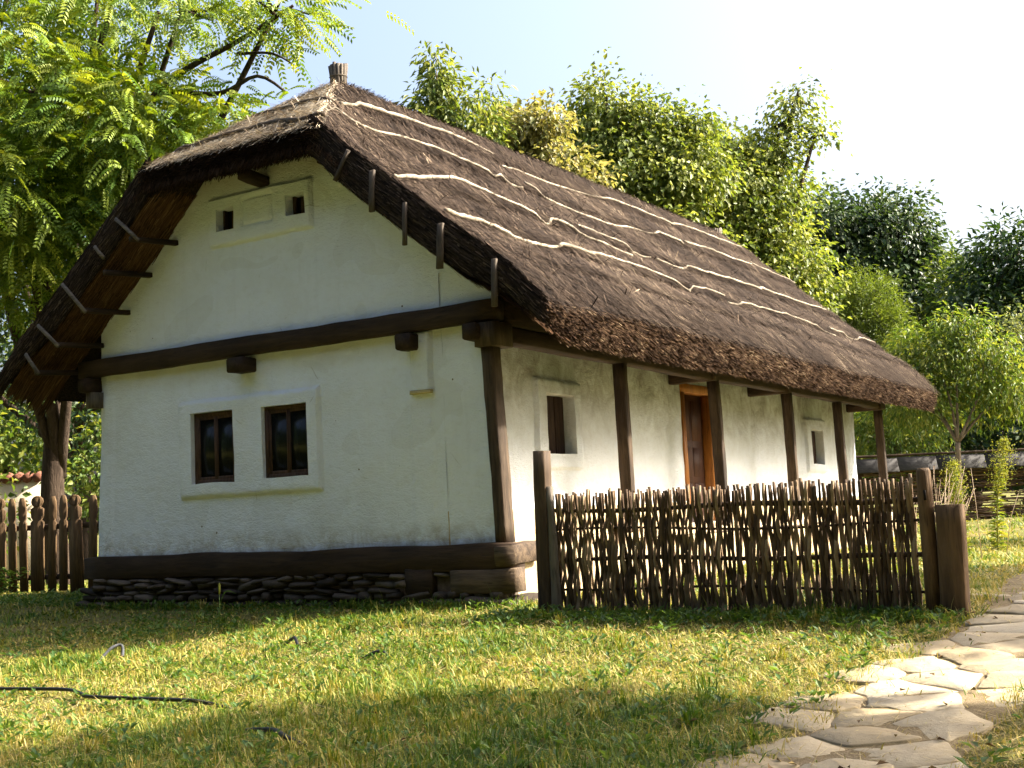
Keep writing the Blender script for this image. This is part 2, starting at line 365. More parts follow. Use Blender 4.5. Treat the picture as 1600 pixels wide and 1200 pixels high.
def clip_poly(P, a, n):
    out = []
    for i in range(len(P)):
        p, q = P[i], P[(i + 1) % len(P)]; dp, dq = (p - a) @ n, (q - a) @ n
        if dp <= 0: out.append(p)
        if dp * dq < 0: out.append(p + (q - p) * dp / (dp - dq))
    return out
r2 = np.random.default_rng(21)
seeds = []
for yy in np.arange(-8.6, .6, .33):
    xx = 3.6 + r2.uniform(0, .3)
    while xx < 6.0:
        seeds.append((xx + r2.uniform(-.12, .12), yy + r2.uniform(-.09, .09))); xx += r2.uniform(.36, .66)
seeds = np.array(seeds)
for k, s_ in enumerate(seeds):
    dd = float(path_d(np.array([s_[0]]), np.array([s_[1]]))[0])
    if dd > .09 or s_[1] > .6: continue
    if r2.random() < .02: continue
    P = [s_ + np.array(q) for q in ((-.6, -.5), (.6, -.5), (.6, .5), (-.6, .5))]
    for j, o in enumerate(seeds):
        if j != k and np.hypot(*(o - s_)) < 1.1:
            d = o - s_; L = np.hypot(*d); P = clip_poly(P, s_ + d / 2 - d / L * .006, d / L)
            if len(P) < 3: break
    if len(P) < 3: continue
    P = np.array(P); c_ = P.mean(0)
    # rounded, uneven outline
    Q = []
    for i in range(len(P)):
        a, b = P[i], P[(i + 1) % len(P)]; pr_ = P[i - 1]
        L1 = np.hypot(*(b - a)); L0 = np.hypot(*(pr_ - a))
        if L1 < .03: continue
        cut = min(r2.uniform(.008, .03), L1 * .18)
        Q += [a + (b - a) / L1 * cut]
        if L1 > .12: Q += [a + (b - a) * .35 + r2.normal(0, .012, 2), a + (b - a) * .68 + r2.normal(0, .012, 2)]
        Q += [b - (b - a) / L1 * cut]
    if len(Q) < 4: continue
    Q = np.array(Q); Q = c_ + (Q - c_) * r2.uniform(.97, 1.0)
    zt = gz(Q[:, 0], Q[:, 1]) + .013 + r2.uniform(-.004, .010) + (Q - c_) @ r2.normal(0, .022, 2) + r2.normal(0, .002, len(Q))
    zc = float(zt.mean()) + .004; n = len(Q); inner = c_ + (Q - c_) * .97
    V = np.concatenate([np.c_[Q, zt - .08], np.c_[Q, zt - .005], np.c_[inner, zt], [[*c_, zc]]])
    V -= np.array([*c_, zc])
    i = np.arange(n); j = (i + 1) % n
    m = MB(); m.add(V, np.concatenate([np.stack([i, j, n + j, n + i], 1), np.stack([n + i, n + j, 2 * n + j, 2 * n + i], 1)]), rnd=r2.random())
    m.f.append(np.stack([2 * n + i, 2 * n + j, np.full(n, 3 * n)], 1)); m.m.append(np.zeros(n, np.int32))
    link('flagstone', m.mesh('flagstone', FLAG), path, loc=(*c_, zc))

# ------------------------------------------------------------------ house
house = thing('thatched_house', 'old whitewashed house with a brown thatched roof and a timber post porch', 'house', (-2.9, 7., -.6))

def wall_panel(mb, u0, u1, v0, v1, step, openings, raised, mp, top=None, depth=.2, jit=.014, mi=None, extra_u=(), extra_v=()):
    us = list(np.arange(u0, u1, step)) + [u1]; vs = list(np.arange(v0, v1, step)) + [v1]
    for (a, b, c, d) in openings: us += [a, b]; vs += [c, d]
    for (a, b, c, d, h) in raised:
        for e in (a, b): us += [e - .009, e + .009]
        for e in (c, d): vs += [e - .009, e + .009]
    us += list(extra_u); vs += list(extra_v)
    def clean(s, keep):
        s = sorted(s); o = []
        for x in s:
            if o and x - o[-1] < .007:
                if any(abs(x - q) < 1e-6 for q in keep): o[-1] = x
                continue
            o.append(x)
        return np.array(o)
    us = clean(us, [q for o in openings for q in o[:2]] + [u0, u1]); vs = clean(vs, [q for o in openings for q in o[2:]] + [v0, v1])
    U, V = np.meshgrid(us, vs, indexing='ij')
    Hh = .030 * (fbm(U * .9, V * .9, 11, 4) - .5) + .012 * (fbm(U * 6, V * 6, 14, 3) - .5)
    for (a, b, c, d, h) in raised:
        m = np.clip((U - a + .009) / .018, 0, 1) * np.clip((b + .009 - U) / .018, 0, 1) * np.clip((V - c + .009) / .018, 0, 1) * np.clip((d + .009 - V) / .018, 0, 1)
        Hh = Hh + h * m
    JU = U + jit * 2 * (fbm(U * 2.3 + 7, V * 2.3, 31, 3) - .5); JV = V + jit * 2 * (fbm(U * 2.3, V * 2.3 + 9, 41, 3) - .5)
    P = mp(JU, JV, Hh, U, V)
    nv = len(vs); cu = (us[:-1] + us[1:]) / 2; cv = (vs[:-1] + vs[1:]) / 2; CU_, CV_ = np.meshgrid(cu, cv, indexing='ij')
    ok = np.ones(CU_.shape, bool)
    for (a, b, c, d) in openings: ok &= ~((CU_ > a) & (CU_ < b) & (CV_ > c) & (CV_ < d))
    if top is not None: ok &= CV_ < top(CU_)
    i = (np.arange(len(us) - 1)[:, None] * nv + np.arange(nv - 1)[None]); F = np.stack([i, i + nv, i + nv + 1, i + 1], -1)[ok]
    mb.add(P.reshape(-1, 3), F, mi=0 if mi is None else mi(CU_[ok], CV_[ok]))
    # reveals
    for (a, b, c, d) in openings:
        ia, ib = np.argmin(abs(us - a)), np.argmin(abs(us - b)); ja, jb = np.argmin(abs(vs - c)), np.argmin(abs(vs - d))
        ring = [(q, ja) for q in range(ia, ib)] + [(ib, q) for q in range(ja, jb)] + [(q, jb) for q in range(ib, ia, -1)] + [(ia, q) for q in range(jb, ja, -1)]
        r_ = np.array(ring); O = P[r_[:, 0], r_[:, 1]]
        Ub = U[r_[:, 0], r_[:, 1]]; Vb = V[r_[:, 0], r_[:, 1]]; I_ = mp(Ub, Vb, np.full(len(r_), -depth), Ub, Vb)
        n = len(r_); k = np.arange(n); mb.add(np.concatenate([O, I_]), np.stack([k, n + k, n + (k + 1) % n, (k + 1) % n], 1))

RU = [0, .95, 1.66, 2.84, 3.4, 3.76, 4.2]; RZ = [5.70, 4.70, 4.03, 3.07, 2.64, 2.30, 1.9]
def smin(a, b, k):
    h = np.clip(.5 + .5 * (b - a) / k, 0, 1); return b * (1 - h) + a * h - k * h * (1 - h)
def roof_z(X, Y):
    u = np.sqrt((np.asarray(X) + 2.95) ** 2 + .02) - .02
    z = np.interp(u, RU, RZ) + .020 * np.clip(Y, 0, 14) * np.clip(1 - u / 4.6, 0, 1)
    z = smin(z, 4.38 + .66 * (Y + .6), .10); return smin(z, 4.66 + .66 * (15.1 - Y), .10)

# gable wall (front face y = 0)
WIN = [(-4.155, -3.50, .785, 1.595), (-3.07, -2.413, .792, 1.583)]
VENT = [(-3.69, -3.42, 3.662, 3.93), (-2.632, -2.362, 3.668, 3.912)]
def mp_gable(JU, JV, H, U, V):
    x = JU + np.clip(2.1 - V, 0, 2.1) * .05 * np.clip((-U - 5.0) / .7, 0, 1) * -1
    y = -H + .35 * np.clip(-5.55 - U, 0, 1) ** 1.5
    z = JV + np.where(V < .03, .03 * (fbm(U * 9, U * 0, 3, 3) - .6), 0)
    return np.stack([x, y, z], -1)
mb = MB()
wall_panel(mb, -5.72, -.03, -.03, 4.75, .035, WIN + VENT,
           [(-4.36, -2.264, .63, 1.735, .05), (-3.815, -2.283, 3.50, 4.05, .045), (-3.30, -2.83, 3.665, 3.98, -.022), (-3.275, -2.855, 3.69, 3.955, .022),
            (-1.065, -.795, -.1, 1.565, .012), (-1.02, -.775, 1.565, 2.165, .06), (-5.64, -5.46, -.1, 1.92, .015)],
           mp_gable, top=lambda u: roof_z(u, 0.) - .2, depth=.16)
gw = mb.build('wall', PLASTER, house, smooth=True)
gw.data.polygons.foreach_get
# ochre underside ledge of the pilaster head
mb = MB(); box(mb, -1.03, -.77, -.068, -.01, 1.535, 1.572, .003, .006); mb.build('plaster_ledge', m_simple('ochre_clay', (.42, .34, .17), (.55, .46, .27)), house)

# porch wall (face x = -.65)
DX = -.65
SWIN = [(1.99, 2.67, .94, 1.64), (11.54, 12.23, .93, 1.55)]
DOOR = (5.92, 7.02, .04, 2.01)
def mp_side(JU, JV, H, U, V): return np.stack([DX + H, JU, JV], -1)
mb = MB()
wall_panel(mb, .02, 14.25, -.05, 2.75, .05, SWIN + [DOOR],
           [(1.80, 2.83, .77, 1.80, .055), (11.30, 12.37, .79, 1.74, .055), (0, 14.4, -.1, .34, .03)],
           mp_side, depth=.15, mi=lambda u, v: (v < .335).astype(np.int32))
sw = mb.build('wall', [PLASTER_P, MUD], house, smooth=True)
# far gable, rear wall
mb = MB(); Xs = np.linspace(-5.7, DX - .002, 60)
V = np.concatenate([np.c_[Xs, np.full(60, 14.25), np.full(60, -.05)], np.c_[Xs, np.full(60, 14.25), roof_z(Xs, 14.25) - .2]])
i = np.arange(59); mb.add(V, np.stack([i + 1, i, i + 60, i + 61], 1)); mb.build('wall', PLASTER, house)
mb = MB(); Ys = np.linspace(.12, 14.24, 60)
V = np.concatenate([np.c_[np.full(60, -5.71), Ys, np.full(60, -.05)], np.c_[np.full(60, -5.68), Ys, np.full(60, 2.9)]])
mb.add(V, np.stack([i + 1, i, i + 60, i + 61], 1)); mb.build('wall', PLASTER, house)
# porch floor, clay plinth
mb = MB()
def plinth(X, Y): return np.interp(X, [-.7, -.02, .04, .075, .10, .12], [.0, -.005, -.03, -.15, -.45, -.95]) + .02 * (fbm(X * 5, Y * 2, 51, 3) - .5)
grid(mb, np.array([-.7, -.3, -.02, .02, .04, .06, .075, .09, .10, .11, .12]), np.linspace(.03, 14.3, 120), plinth)
mb.build('porch_floor', MUD, house, smooth=True)

# windows in the gable
def casement(x0, x1, z0, z1, y):
    f = MB(); w_ = .045
    box(f, x0 - .01, x0 + w_, y - .03, y + .03, z0 - .005, z1 + .005, .003); box(f, x1 - w_, x1 + .01, y - .03, y + .03, z0 - .005, z1 + .005, .003)
    timber(f, (x0 + w_, y, z0 + .02), (x1 - w_, y, z0 + .02), .058, .045, .003, .006, 3); timber(f, (x0 + w_, y, z1 - .02), (x1 - w_, y, z1 - .02), .058, .045, .003, .006, 3)
    fo = f.build('window', WINW, house)
    for a, b in ((x0 + w_, (x0 + x1) / 2), ((x0 + x1) / 2, x1 - w_)):
        s = MB(); t_ = .028
        box(s, a + .002, a + t_, y - .018, y + .018, z0 + .043, z1 - .043, .002, .004); box(s, b - t_, b - .002, y - .018, y + .018, z0 + .043, z1 - .043, .002, .004)
        timber(s, (a + t_, y, z0 + .06), (b - t_, y, z0 + .06), .034, .034, .002, .004, 2); timber(s, (a + t_, y, z1 - .06), (b - t_, y, z1 - .06), .034, .034, .002, .004, 2)
        s.build('sash', WINW, fo)
        p = MB(); box(p, a + t_ - .004, b - t_ + .004, y - .003, y + .003, z0 + .07, z1 - .07, 0, .001); p.build('pane', GLASS, fo)
for o in WIN: casement(*o, .035)
for (a, b, c, d) in VENT:
    v = MB(); box(v, a - .01, b + .01, .135, .165, c - .01, d + .01, 0, .003); vo = v.build('vent', DARKIN, house)
    f = MB()
    box(f, a + .005, a + .03, .07, .13, c, d, .003, .004); box(f, b - .02, b - .002, .07, .13, c, d, .003, .004); timber(f, (a + .03, .10, c + .012), (b - .02, .10, c + .012), .05, .022, .002, .003, 2)
    f.build('frame', WINW, vo)
    f = MB(); box(f, a + .10, a + .15, .10, .13, c + .02, d - .01, .004, .003); f.build('board', WINW, vo)
# windows in the porch wall: shutters deep in the reveal
for (a, b, c, d) in SWIN:
    w_ = MB(); x = DX - .15
    box(w_, x - .02, x + .02, a - .01, b + .01, c - .01, d + .01, 0, .003); wo_ = w_.build('window', SHUT, house)
    for q in range(3):
        y0 = a + (b - a) * q / 3; s = MB(); box(s, x + .022, x + .05, y0 + .008, y0 + (b - a) / 3 - .008, c + .005, d - .005, .002, .005); s.build('board', SHUT, wo_)
# door
mb = MB(); x = DX - .06
a, b, c, d = DOOR
box(mb, x - .1, x + .085, a - .01, a + .10, c - .05, d - .12, .003); box(mb, x - .1, x + .085, b - .10, b + .01, c - .05, d - .12, .003)
timber(mb, (x - .008, a - .01, d - .052), (x - .008, b + .01, d - .052), .185, .128, .003, .008, 4)
door = mb.build('door', DOORFR, house)
mb = MB(); x = DX - .13
box(mb, x - .02, x + .02, a + .10, b - .10, c, d - .12, .001, .004)
for z0, z1 in ((.12, .62), (.72, 1.12), (1.22, 1.76)):
    pass
leaf = mb.build('door_leaf', DOORW, door)
for z0, z1 in ((.14, .60), (.70, 1.12), (1.22, 1.80)):
    for y0, y1 in ((a + .17, (a + b) / 2 - .04), ((a + b) / 2 + .04, b - .17)):
        pn = MB(); timber(pn, (x + .021, (y0 + y1) / 2, z0), (x + .021, (y0 + y1) / 2, z1), y1 - y0, .022, .001, .01, 1, side=(0, 1, 0)); pn.build('panel', DOORW, door)
mb = MB(); yc, zc_, xp = a + .13, 1.06, x + .045
tube(mb, smoothpath([(xp, yc - .025, zc_), (xp, yc - .025, zc_ + .045), (xp, yc, zc_ + .07), (xp, yc + .025, zc_ + .045), (xp, yc + .025, zc_)], 3), .007, 6)
box(mb, xp - .016, xp + .016, yc - .042, yc + .042, zc_ - .075, zc_ + .004, 0, .006)
mb.build('padlock', STEEL, door)

# timber frame
def part(name, mat, parent=house):
    def f(*a, **k):
        m = MB(); timber(m, *a, **k); return m.build(name, mat, parent)
    return f
part('tie_beam', DW['x'])((-5.98, -.015, 2.275), (.06, -.015, 2.285), .20, .205, wob=.007, ch=.008, segs=24)
part('sill_beam', DW['x'])((-5.87, -.03, -.135), (.17, -.05, -.135), .24, .262, wob=.009, ch=.012, segs=24)
part('sill_beam', DW['y'])((-.02, .09, -.14), (-.02, 14.3, -.16), .15, .2, wob=.006, ch=.03, segs=24)
part('corner_post', CORNERW)((-.01, .0, .0), (-.075, .012, 1.93), .13, .18, wob=.005, ch=.012, segs=12, side=(1, 0, 0))
PY = [2.89, 5.76, 8.80, 11.48, 14.17]
for k, y in enumerate(PY):
    part('porch_post', POSTW)((-.07 + .015 * (k % 2), y + .03, -.02), (-.085, y, 1.99), .15, .11, wob=.006, ch=.010, segs=10, side=(1, 0, 0))
part('wall_plate', DW['y'])((-.09, .22, 2.07), (-.09, 14.45, 2.085), .17, .17, wob=.008, ch=.015, segs=30)
part('added_eave_board', DW['y'])((-.05, .16, 2.31), (-.05, 14.45, 2.33), .12, .30, wob=.006, ch=.012, segs=24)  # added dark board hides the lit wall, standing in for shade under the thatch
for y in (PY[1], PY[2], PY[4]):
    part('cross_beam', DW['x'])((-.78, y - .14, 2.05), (.02, y - .14, 2.05), .15, .15, wob=.004, segs=4)
# beam ends under the tie beam
for x, w_, y1 in ((-3.29, .25, -.21), (-.99, .20, -.20), (-5.80, .17, -.20), (-.17, .17, -.22)):
    m = MB(); timber(m, (x, .12, 2.075), (x, y1, 2.075), w_, .165, .006, .02, 3); m.build('beam_end', DW['y'], house)
m = MB(); box(m, -.17, .08, -.16, .20, 1.925, 2.16, .006, .02); m.build('bracket', CORNERW, house)
m = MB(); box(m, -5.86, -5.70, -.12, .10, 1.80, 1.99, .012, .03); m.build('bracket', GREYW['z'], house)
m = MB(); timber(m, (-.52, -.085, -.36), (.21, -.11, -.345), .2, .235, .010, .012, 5); m.build('timber_block', BLOCKW, house)
m = MB(); timber(m, (.06, .4, -.10), (.105, -.21, -.125), .20, .19, .010, .014, 4); m.build('beam_end', BLOCKW, house)
m = MB(); timber(m, (-1.09, -.10, -.345), (-.76, -.10, -.345), .16, .26, .008, .02, 3); m.build('timber_block', DW['x'], house)
# purlin stubs under the half hip
for x, z, w_ in ((-2.98, 4.13, .16), (-1.86, 4.10, .12)):
    m = MB(); timber(m, (x, .1, z), (x, -.34, z + .02), w_, .11, .006, .015, 3); m.build('purlin_end', DW['y'], house)

# stone footing
foot = MB(); box(foot, -5.80, .10, -.09, .12, -.95, -.268, 0, .01); footing = foot.build('footing', m_simple('footing_earth', (.05, .038, .028), (.10, .08, .06)), house)
SM = []
r3 = np.random.default_rng(5)
for q in range(9):
    m = MB(); n = 10; an = np.arange(n) * 2 * np.pi / n
    sup = lambda a, p: np.sign(np.cos(a)) * np.abs(np.cos(a)) ** p
    ox = np.sign(np.cos(an)) * np.abs(np.cos(an)) ** .55 * .5 * r3.uniform(.85, 1.08, n); oz = np.sign(np.sin(an)) * np.abs(np.sin(an)) ** .55 * .5 * r3.uniform(.85, 1.08, n)
    V = np.concatenate([np.c_[ox, np.full(n, .5), oz], np.c_[ox, np.full(n, -.1) + r3.normal(0, .05, n), oz], np.c_[ox * .72, -.42 + r3.normal(0, .07, n), oz * .72], [[0.05, -.5, .03]]])
    i_ = np.arange(n); j_ = (i_ + 1) % n
    m.add(V, np.concatenate([np.stack([i_, j_, n + j_, n + i_], 1), np.stack([n + i_, n + j_, 2 * n + j_, 2 * n + i_], 1)]), rnd=r3.random())
    m.f.append(np.stack([2 * n + i_, 2 * n + j_, np.full(n, 3 * n)], 1)); m.m.append(np.zeros(n, np.int32))
    SM.append(m.mesh('stone', STONE))
for z0, z1, y in ((-.325, -.272, -.115), (-.40, -.325, -.125), (-.455, -.40, -.13), (-.535, -.455, -.14), (-.60, -.535, -.15), (-.70, -.60, -.16)):
    x = -5.72 if z0 > -.45 else -5.95
    while x < -.02:
        L = r3.uniform(.12, .44)
        if z0 > -.48 and (-1.13 < x + L / 2 < -.73 or x + L > -.5): x += L; continue
        link('stone', SM[r3.integers(9)], footing, loc=(x + L / 2, y + r3.uniform(-.035, .03), (z0 + z1) / 2 + r3.uniform(-.016, .016)), rot=(0, r3.normal(0, .10), r3.normal(0, .12)),
             scale=(L * .98, .16, (z1 - z0) * r3.uniform(.8, 1.3)))
        x += L
link('stone', SM[3], footing, loc=(-.10, -.16, -.59), rot=(0, .08, .05), scale=(.62, .3, .17))
link('stone', SM[5], footing, loc=(.14, .10, -.62), rot=(0, -.05, 1.5), scale=(.5, .16, .26))
link('stone', SM[6], footing, loc=(-.28, -.14, -.70), rot=(0, 0, 0), scale=(.6, .3, .14))

# ------------------------------------------------------------------ thatched roof
COURSE = np.array([.66, 1.18, 2.02, 2.78, 3.30])       # distances from the ridge where a course of thatch ends
def course_h(X, Y):
    u = np.abs(X + 2.95); h = np.zeros_like(u); prev = 0.
    for c in COURSE:
        cc = c + .10 * (fbm(Y * .8, Y * 0 + c, 61, 3) - .5)
        h = np.where((u > prev) & (u <= cc), np.clip((u - prev) / (cc - prev), 0, 1) * .065, h); prev = cc
    h = np.where(u > prev, np.clip((u - prev) / .5, 0, 1) * .06, h)
    return h * np.clip((Y - .2) / 1., .3, 1)
def roof_top(X, Y):
    z = roof_z(X, Y) + course_h(X, Y) + .05 * (fbm(X * 2.2, Y * 2.2, 71, 4) - .5)
    e = np.clip((np.abs(X + 2.95) - 3.52) / .24, 0, 1); return z - .09 * e * e       # rounded eave
NX, NY = 150, 300
xs = np.concatenate([np.linspace(-6.71, -2.95, NX // 2), np.linspace(-2.95, .81, NX // 2)[1:]]); ys = np.linspace(-.6, 15.1, NY)
X, Y = np.meshgrid(xs, ys, indexing='ij'); n1 = len(xs)
eu = .05 * (fbm(Y * 1.5, Y * 0, 81, 4) - .5) * (np.abs(X + 2.95) > 3.6)
Zt = roof_top(X, Y)
XB = np.clip(X, -6.60, .70) ; CORN = .17 * np.clip((np.abs(XB + 2.95) - 2.9) / .7, 0, 1) * np.clip((.05 - Y) / .6, 0, 1); HIPF = np.clip((np.interp(np.abs(XB + 2.95), RU, RZ) - 4.38 - .66 * (Y + .6)) / .25, 0, 1); Zb = roof_z(XB, Y) + CORN - .40 + .18 * HIPF - .05 * np.clip((np.abs(XB + 2.95) - 3.) / .7, 0, 1)
mb = MB()
i = np.arange(n1 - 1)[:, None] * NY + np.arange(NY - 1)[None]; Q = np.stack([i, i + NY, i + NY + 1, i + 1], -1).reshape(-1, 4)
mb.add(np.stack([X + eu, Y, Zt], -1).reshape(-1, 3), Q); mb.add(np.stack([XB, Y, Zb], -1).reshape(-1, 3), Q[:, ::-1])
o = n1 * NY
def rim(ix):
    ix = np.asarray(ix); a, b = ix[:-1], ix[1:]; return np.stack([b, a, a + o, b + o], 1)
R1 = np.arange(n1) * NY
rims = np.concatenate([rim(R1)[:, ::-1], rim(R1 + NY - 1), rim((n1 - 1) * NY + np.arange(NY))[:, ::-1], rim(np.arange(NY))])
mb.f.append(rims); mb.m.append(np.zeros(len(rims), np.int32))
roof = mb.build('roof', THB, house, smooth=False)

def slope_frame(x, y):
    e = .03; gx = (roof_z(x + e, y) - roof_z(x - e, y)) / (2 * e); gy = (roof_z(x, y + e) - roof_z(x, y - e)) / (2 * e)
    N = unit(np.stack([-gx, -gy, np.ones_like(gx)], 1)); D = unit(np.stack([-gx, -gy, -(gx * gx + gy * gy)], 1)); return N, D
r4 = np.random.default_rng(9)
def straw_slope(n, x0, x1, y0, y1, cond, mat, name, Ls, Ws, jit, lift=.02, tone=0., sunk=.0):
    x = r4.uniform(x0, x1, n); y = r4.uniform(y0, y1, n); k = cond(x, y); x, y = x[k], y[k]; N, D = slope_frame(x, y); n = len(x)
    hipness = np.abs(D[:, 1]) > .6
    D = unit(D + r4.normal(0, jit, (n, 3)) + np.where(r4.random(n) < .015, 1, 0)[:, None] * r4.normal(0, .5, (n, 3)))
    L = r4.uniform(*Ls, n); P = np.stack([x, y, roof_top(x, y)], 1) + N * r4.uniform(-.004, .022, n)[:, None] - D * (L * .5)[:, None]
    rd = np.clip(r4.beta(2, 2.6, n) + .5 * (fbm(x * 1.4, y * 1.4, 91, 4) - .5) + tone, 0, 1)
    m = MB(); strips(m, P, D, N, L, r4.uniform(*Ws, n), rd, 0); v = m.v[0].reshape(-1, 4, 3)
    v[:, 2:] += (N * r4.uniform(-.012, lift, n)[:, None])[:, None]
    s = m.build(name, mat, roof); s['kind'] = 'stuff'; return s
on_front_hip = lambda x, y: 4.38 + .66 * (y + .6) < np.interp(np.abs(x + 2.95), RU, RZ) + .02
straw_slope(165000, -3.15, .82, -.6, 15.1, lambda x, y: ~on_front_hip(x, y), STRAW, 'straw', (.14, .34), (.0065, .0135), .13, .04)
straw_slope(9000, -5.4, -3.1, -.6, 15.1, lambda x, y: ~on_front_hip(x, y), STRAW, 'straw', (.15, .3), (.008, .014), .12)
straw_slope(30000, -4.6, -1.2, -.62, 1.6, on_front_hip, STRAW_HIP, 'straw', (.14, .34), (.007, .016), .13, .045)
# butts along the porch eave
n = 70000; y = r4.uniform(-.6, 15.1, n); t = r4.random(n) ** .85
xt, xb = .80, .70; ytop = roof_top(np.full(n, .79), y); ybot = roof_z(np.full(n, .70), y) - .50 + .20 * np.clip((.05 - y) / .6, 0, 1)
ez = ytop + (ybot - ytop) * t; bul = .05 * np.sin(np.pi * t) + .05 * (fbm(y * 1.5, y * 0, 81, 4) - .5) + .03 * (fbm(y * 9, t * 4, 84, 3) - .5)
P = np.stack([xt + (xb - xt) * t + bul - .05, y, ez + .01], 1)
D = unit(np.stack([np.full(n, .8), r4.normal(0, .15, n), -.65 + r4.normal(0, .18, n)], 1)); Nn_ = unit(r4.normal(0, .4, (n, 3)) + np.array((.3, 0, 1.)))
rd = np.clip(r4.beta(2, 2.4, n) + .55 * (fbm(y * 3, t * 3, 95, 4) - .5), 0, 1)
mb = MB(); strips(mb, P, D, Nn_, r4.uniform(.06, .15, n), r4.uniform(.0055, .012, n), rd); s = mb.build('straw', STRAW_EDGE, roof); s['kind'] = 'stuff'
# straws hanging under the eave line
n = 9000; y = r4.uniform(-.6, 15.1, n); P = np.stack([r4.uniform(.35, .72, n), y, np.zeros(n)], 1); P[:, 2] = roof_z(P[:, 0], y) - .42 - .05 * np.clip((P[:, 0] + 2.95 - 3.) / .7, 0, 1) + .17 * np.clip((.05 - y) / .6, 0, 1)
D = unit(np.stack([np.full(n, .75), r4.normal(0, .2, n), -.75 + r4.normal(0, .12, n)], 1))
mb = MB(); strips(mb, P, D, unit(r4.normal(0, 1, (n, 3))), r4.uniform(.06, .16, n), r4.uniform(.005, .01, n), r4.beta(2, 2, n) * .7); s = mb.build('straw', STRAW_EDGE, roof); s['kind'] = 'stuff'
# cut edge of the front verge: reeds run along the slope
n = 44000; x = r4.uniform(-6.72, .82, n); zz = roof_z(x, np.full(n, -.6)); N, D = slope_frame(x, np.full(n, .9 + 0 * x))
hz = on_front_hip(x, np.full(n, -.6)); N2, D2 = slope_frame(x, np.full(n, 5.)); D = D2
t = r4.random(n); P = np.stack([x, -.6 - r4.uniform(0, .035, n) - .03 * np.sin(np.pi * t), zz + .03 - t * np.where(hz, .19, .43 - .17 * np.clip((np.abs(x + 2.95) - 2.7) / .9, 0, 1))], 1)
D = unit(D + r4.normal(0, .05, (n, 3))); L = r4.uniform(.18, .45, n); keep = ~hz
mb = MB(); k = keep; strips(mb, P[k] - D[k] * (L[k] / 2)[:, None], D[k], np.tile((0, -1., 0), (k.sum(), 1)) + r4.normal(0, .3, (k.sum(), 3)), L[k], r4.uniform(.007, .016, k.sum()), np.clip(r4.beta(2, 2.6, k.sum()) - .1, 0, 1))
s = mb.build('straw', STRAW, roof); s['kind'] = 'stuff'
k = hz; nk = k.sum(); Dh = unit(np.stack([r4.normal(0, .2, nk), np.full(nk, -.8), -.55 + r4.normal(0, .25, nk)], 1))
mb = MB(); Ph = P[k].copy(); Ph[:, 1] += .06; strips(mb, Ph, Dh, unit(r4.normal(0, .4, (nk, 3)) + np.array((0, -.3, 1.))), r4.uniform(.06, .14, nk), r4.uniform(.005, .010, nk), r4.beta(2, 2.5, nk) * .75)
s = mb.build('straw', STRAW_EDGE, roof); s['kind'] = 'stuff'
n = 7000; x = r4.uniform(-4.5, -1.25, n); P = np.stack([x, r4.uniform(-.66, -.45, n), roof_z(x, np.full(n, -.6)) - .16 - r4.uniform(0, .05, n)], 1); Dh = unit(np.stack([r4.normal(0, .25, n), np.full(n, -.4), np.full(n, -.9)], 1))
mb = MB(); strips(mb, P, Dh, unit(r4.normal(0, 1, (n, 3))), r4.uniform(.05, .13, n), r4.uniform(.005, .010, n), r4.beta(2, 2.5, n) * .6); s = mb.build('straw', STRAW_EDGE, roof); s['kind'] = 'stuff'
# reeds on the underside of the front overhang
n = 30000; x = r4.uniform(-6.6, .6, n); y = r4.uniform(-.6, .02, n); N, D = slope_frame(x, np.full(n, 5.)); L = r4.uniform(.3, .7, n)
P = np.stack([x, y, roof_z(x, np.minimum(y, -.1)) - .405 - .05 * np.clip((np.abs(x + 2.95) - 3.) / .7, 0, 1) + .17 * np.clip((np.abs(x + 2.95) - 2.9) / .7, 0, 1) * np.clip((.05 - y) / .6, 0, 1) - r4.uniform(0, .02, n)], 1)
k = ~on_front_hip(x, np.full(n, -.6)); D = unit(D + r4.normal(0, .035, (n, 3)))
rd = np.clip(r4.beta(2, 2.2, n) + .5 * (fbm(x * 1.5, y * 7, 97, 3) - .5), 0, 1)
mb = MB(); strips(mb, P[k] - D[k] * (L[k] / 2)[:, None], D[k], -N[k] + r4.normal(0, .2, (k.sum(), 3)), L[k], r4.uniform(.006, .013, k.sum()), rd[k]); s = mb.build('straw', STRAW_UND, roof); s['kind'] = 'stuff'
# pale ridge cap straws
n = 9000; y = r4.uniform(1.2, 13.7, n); sg = r4.choice([-1, 1], n); x = -2.95 + r4.normal(0, .05, n)
P = np.stack([x, y, roof_top(x, y) + .01], 1); D = unit(np.stack([sg * 1., r4.normal(0, .35, n), -.75 + r4.normal(0, .2, n)], 1))
mb = MB(); strips(mb, P, D, np.tile((0, 0, 1.), (n, 1)) + r4.normal(0, .4, (n, 3)), r4.uniform(.08, .2, n), r4.uniform(.005, .009, n), r4.beta(2, 2, n) * .8); s = mb.build('straw', STRAW_HIP, roof); s['kind'] = 'stuff'

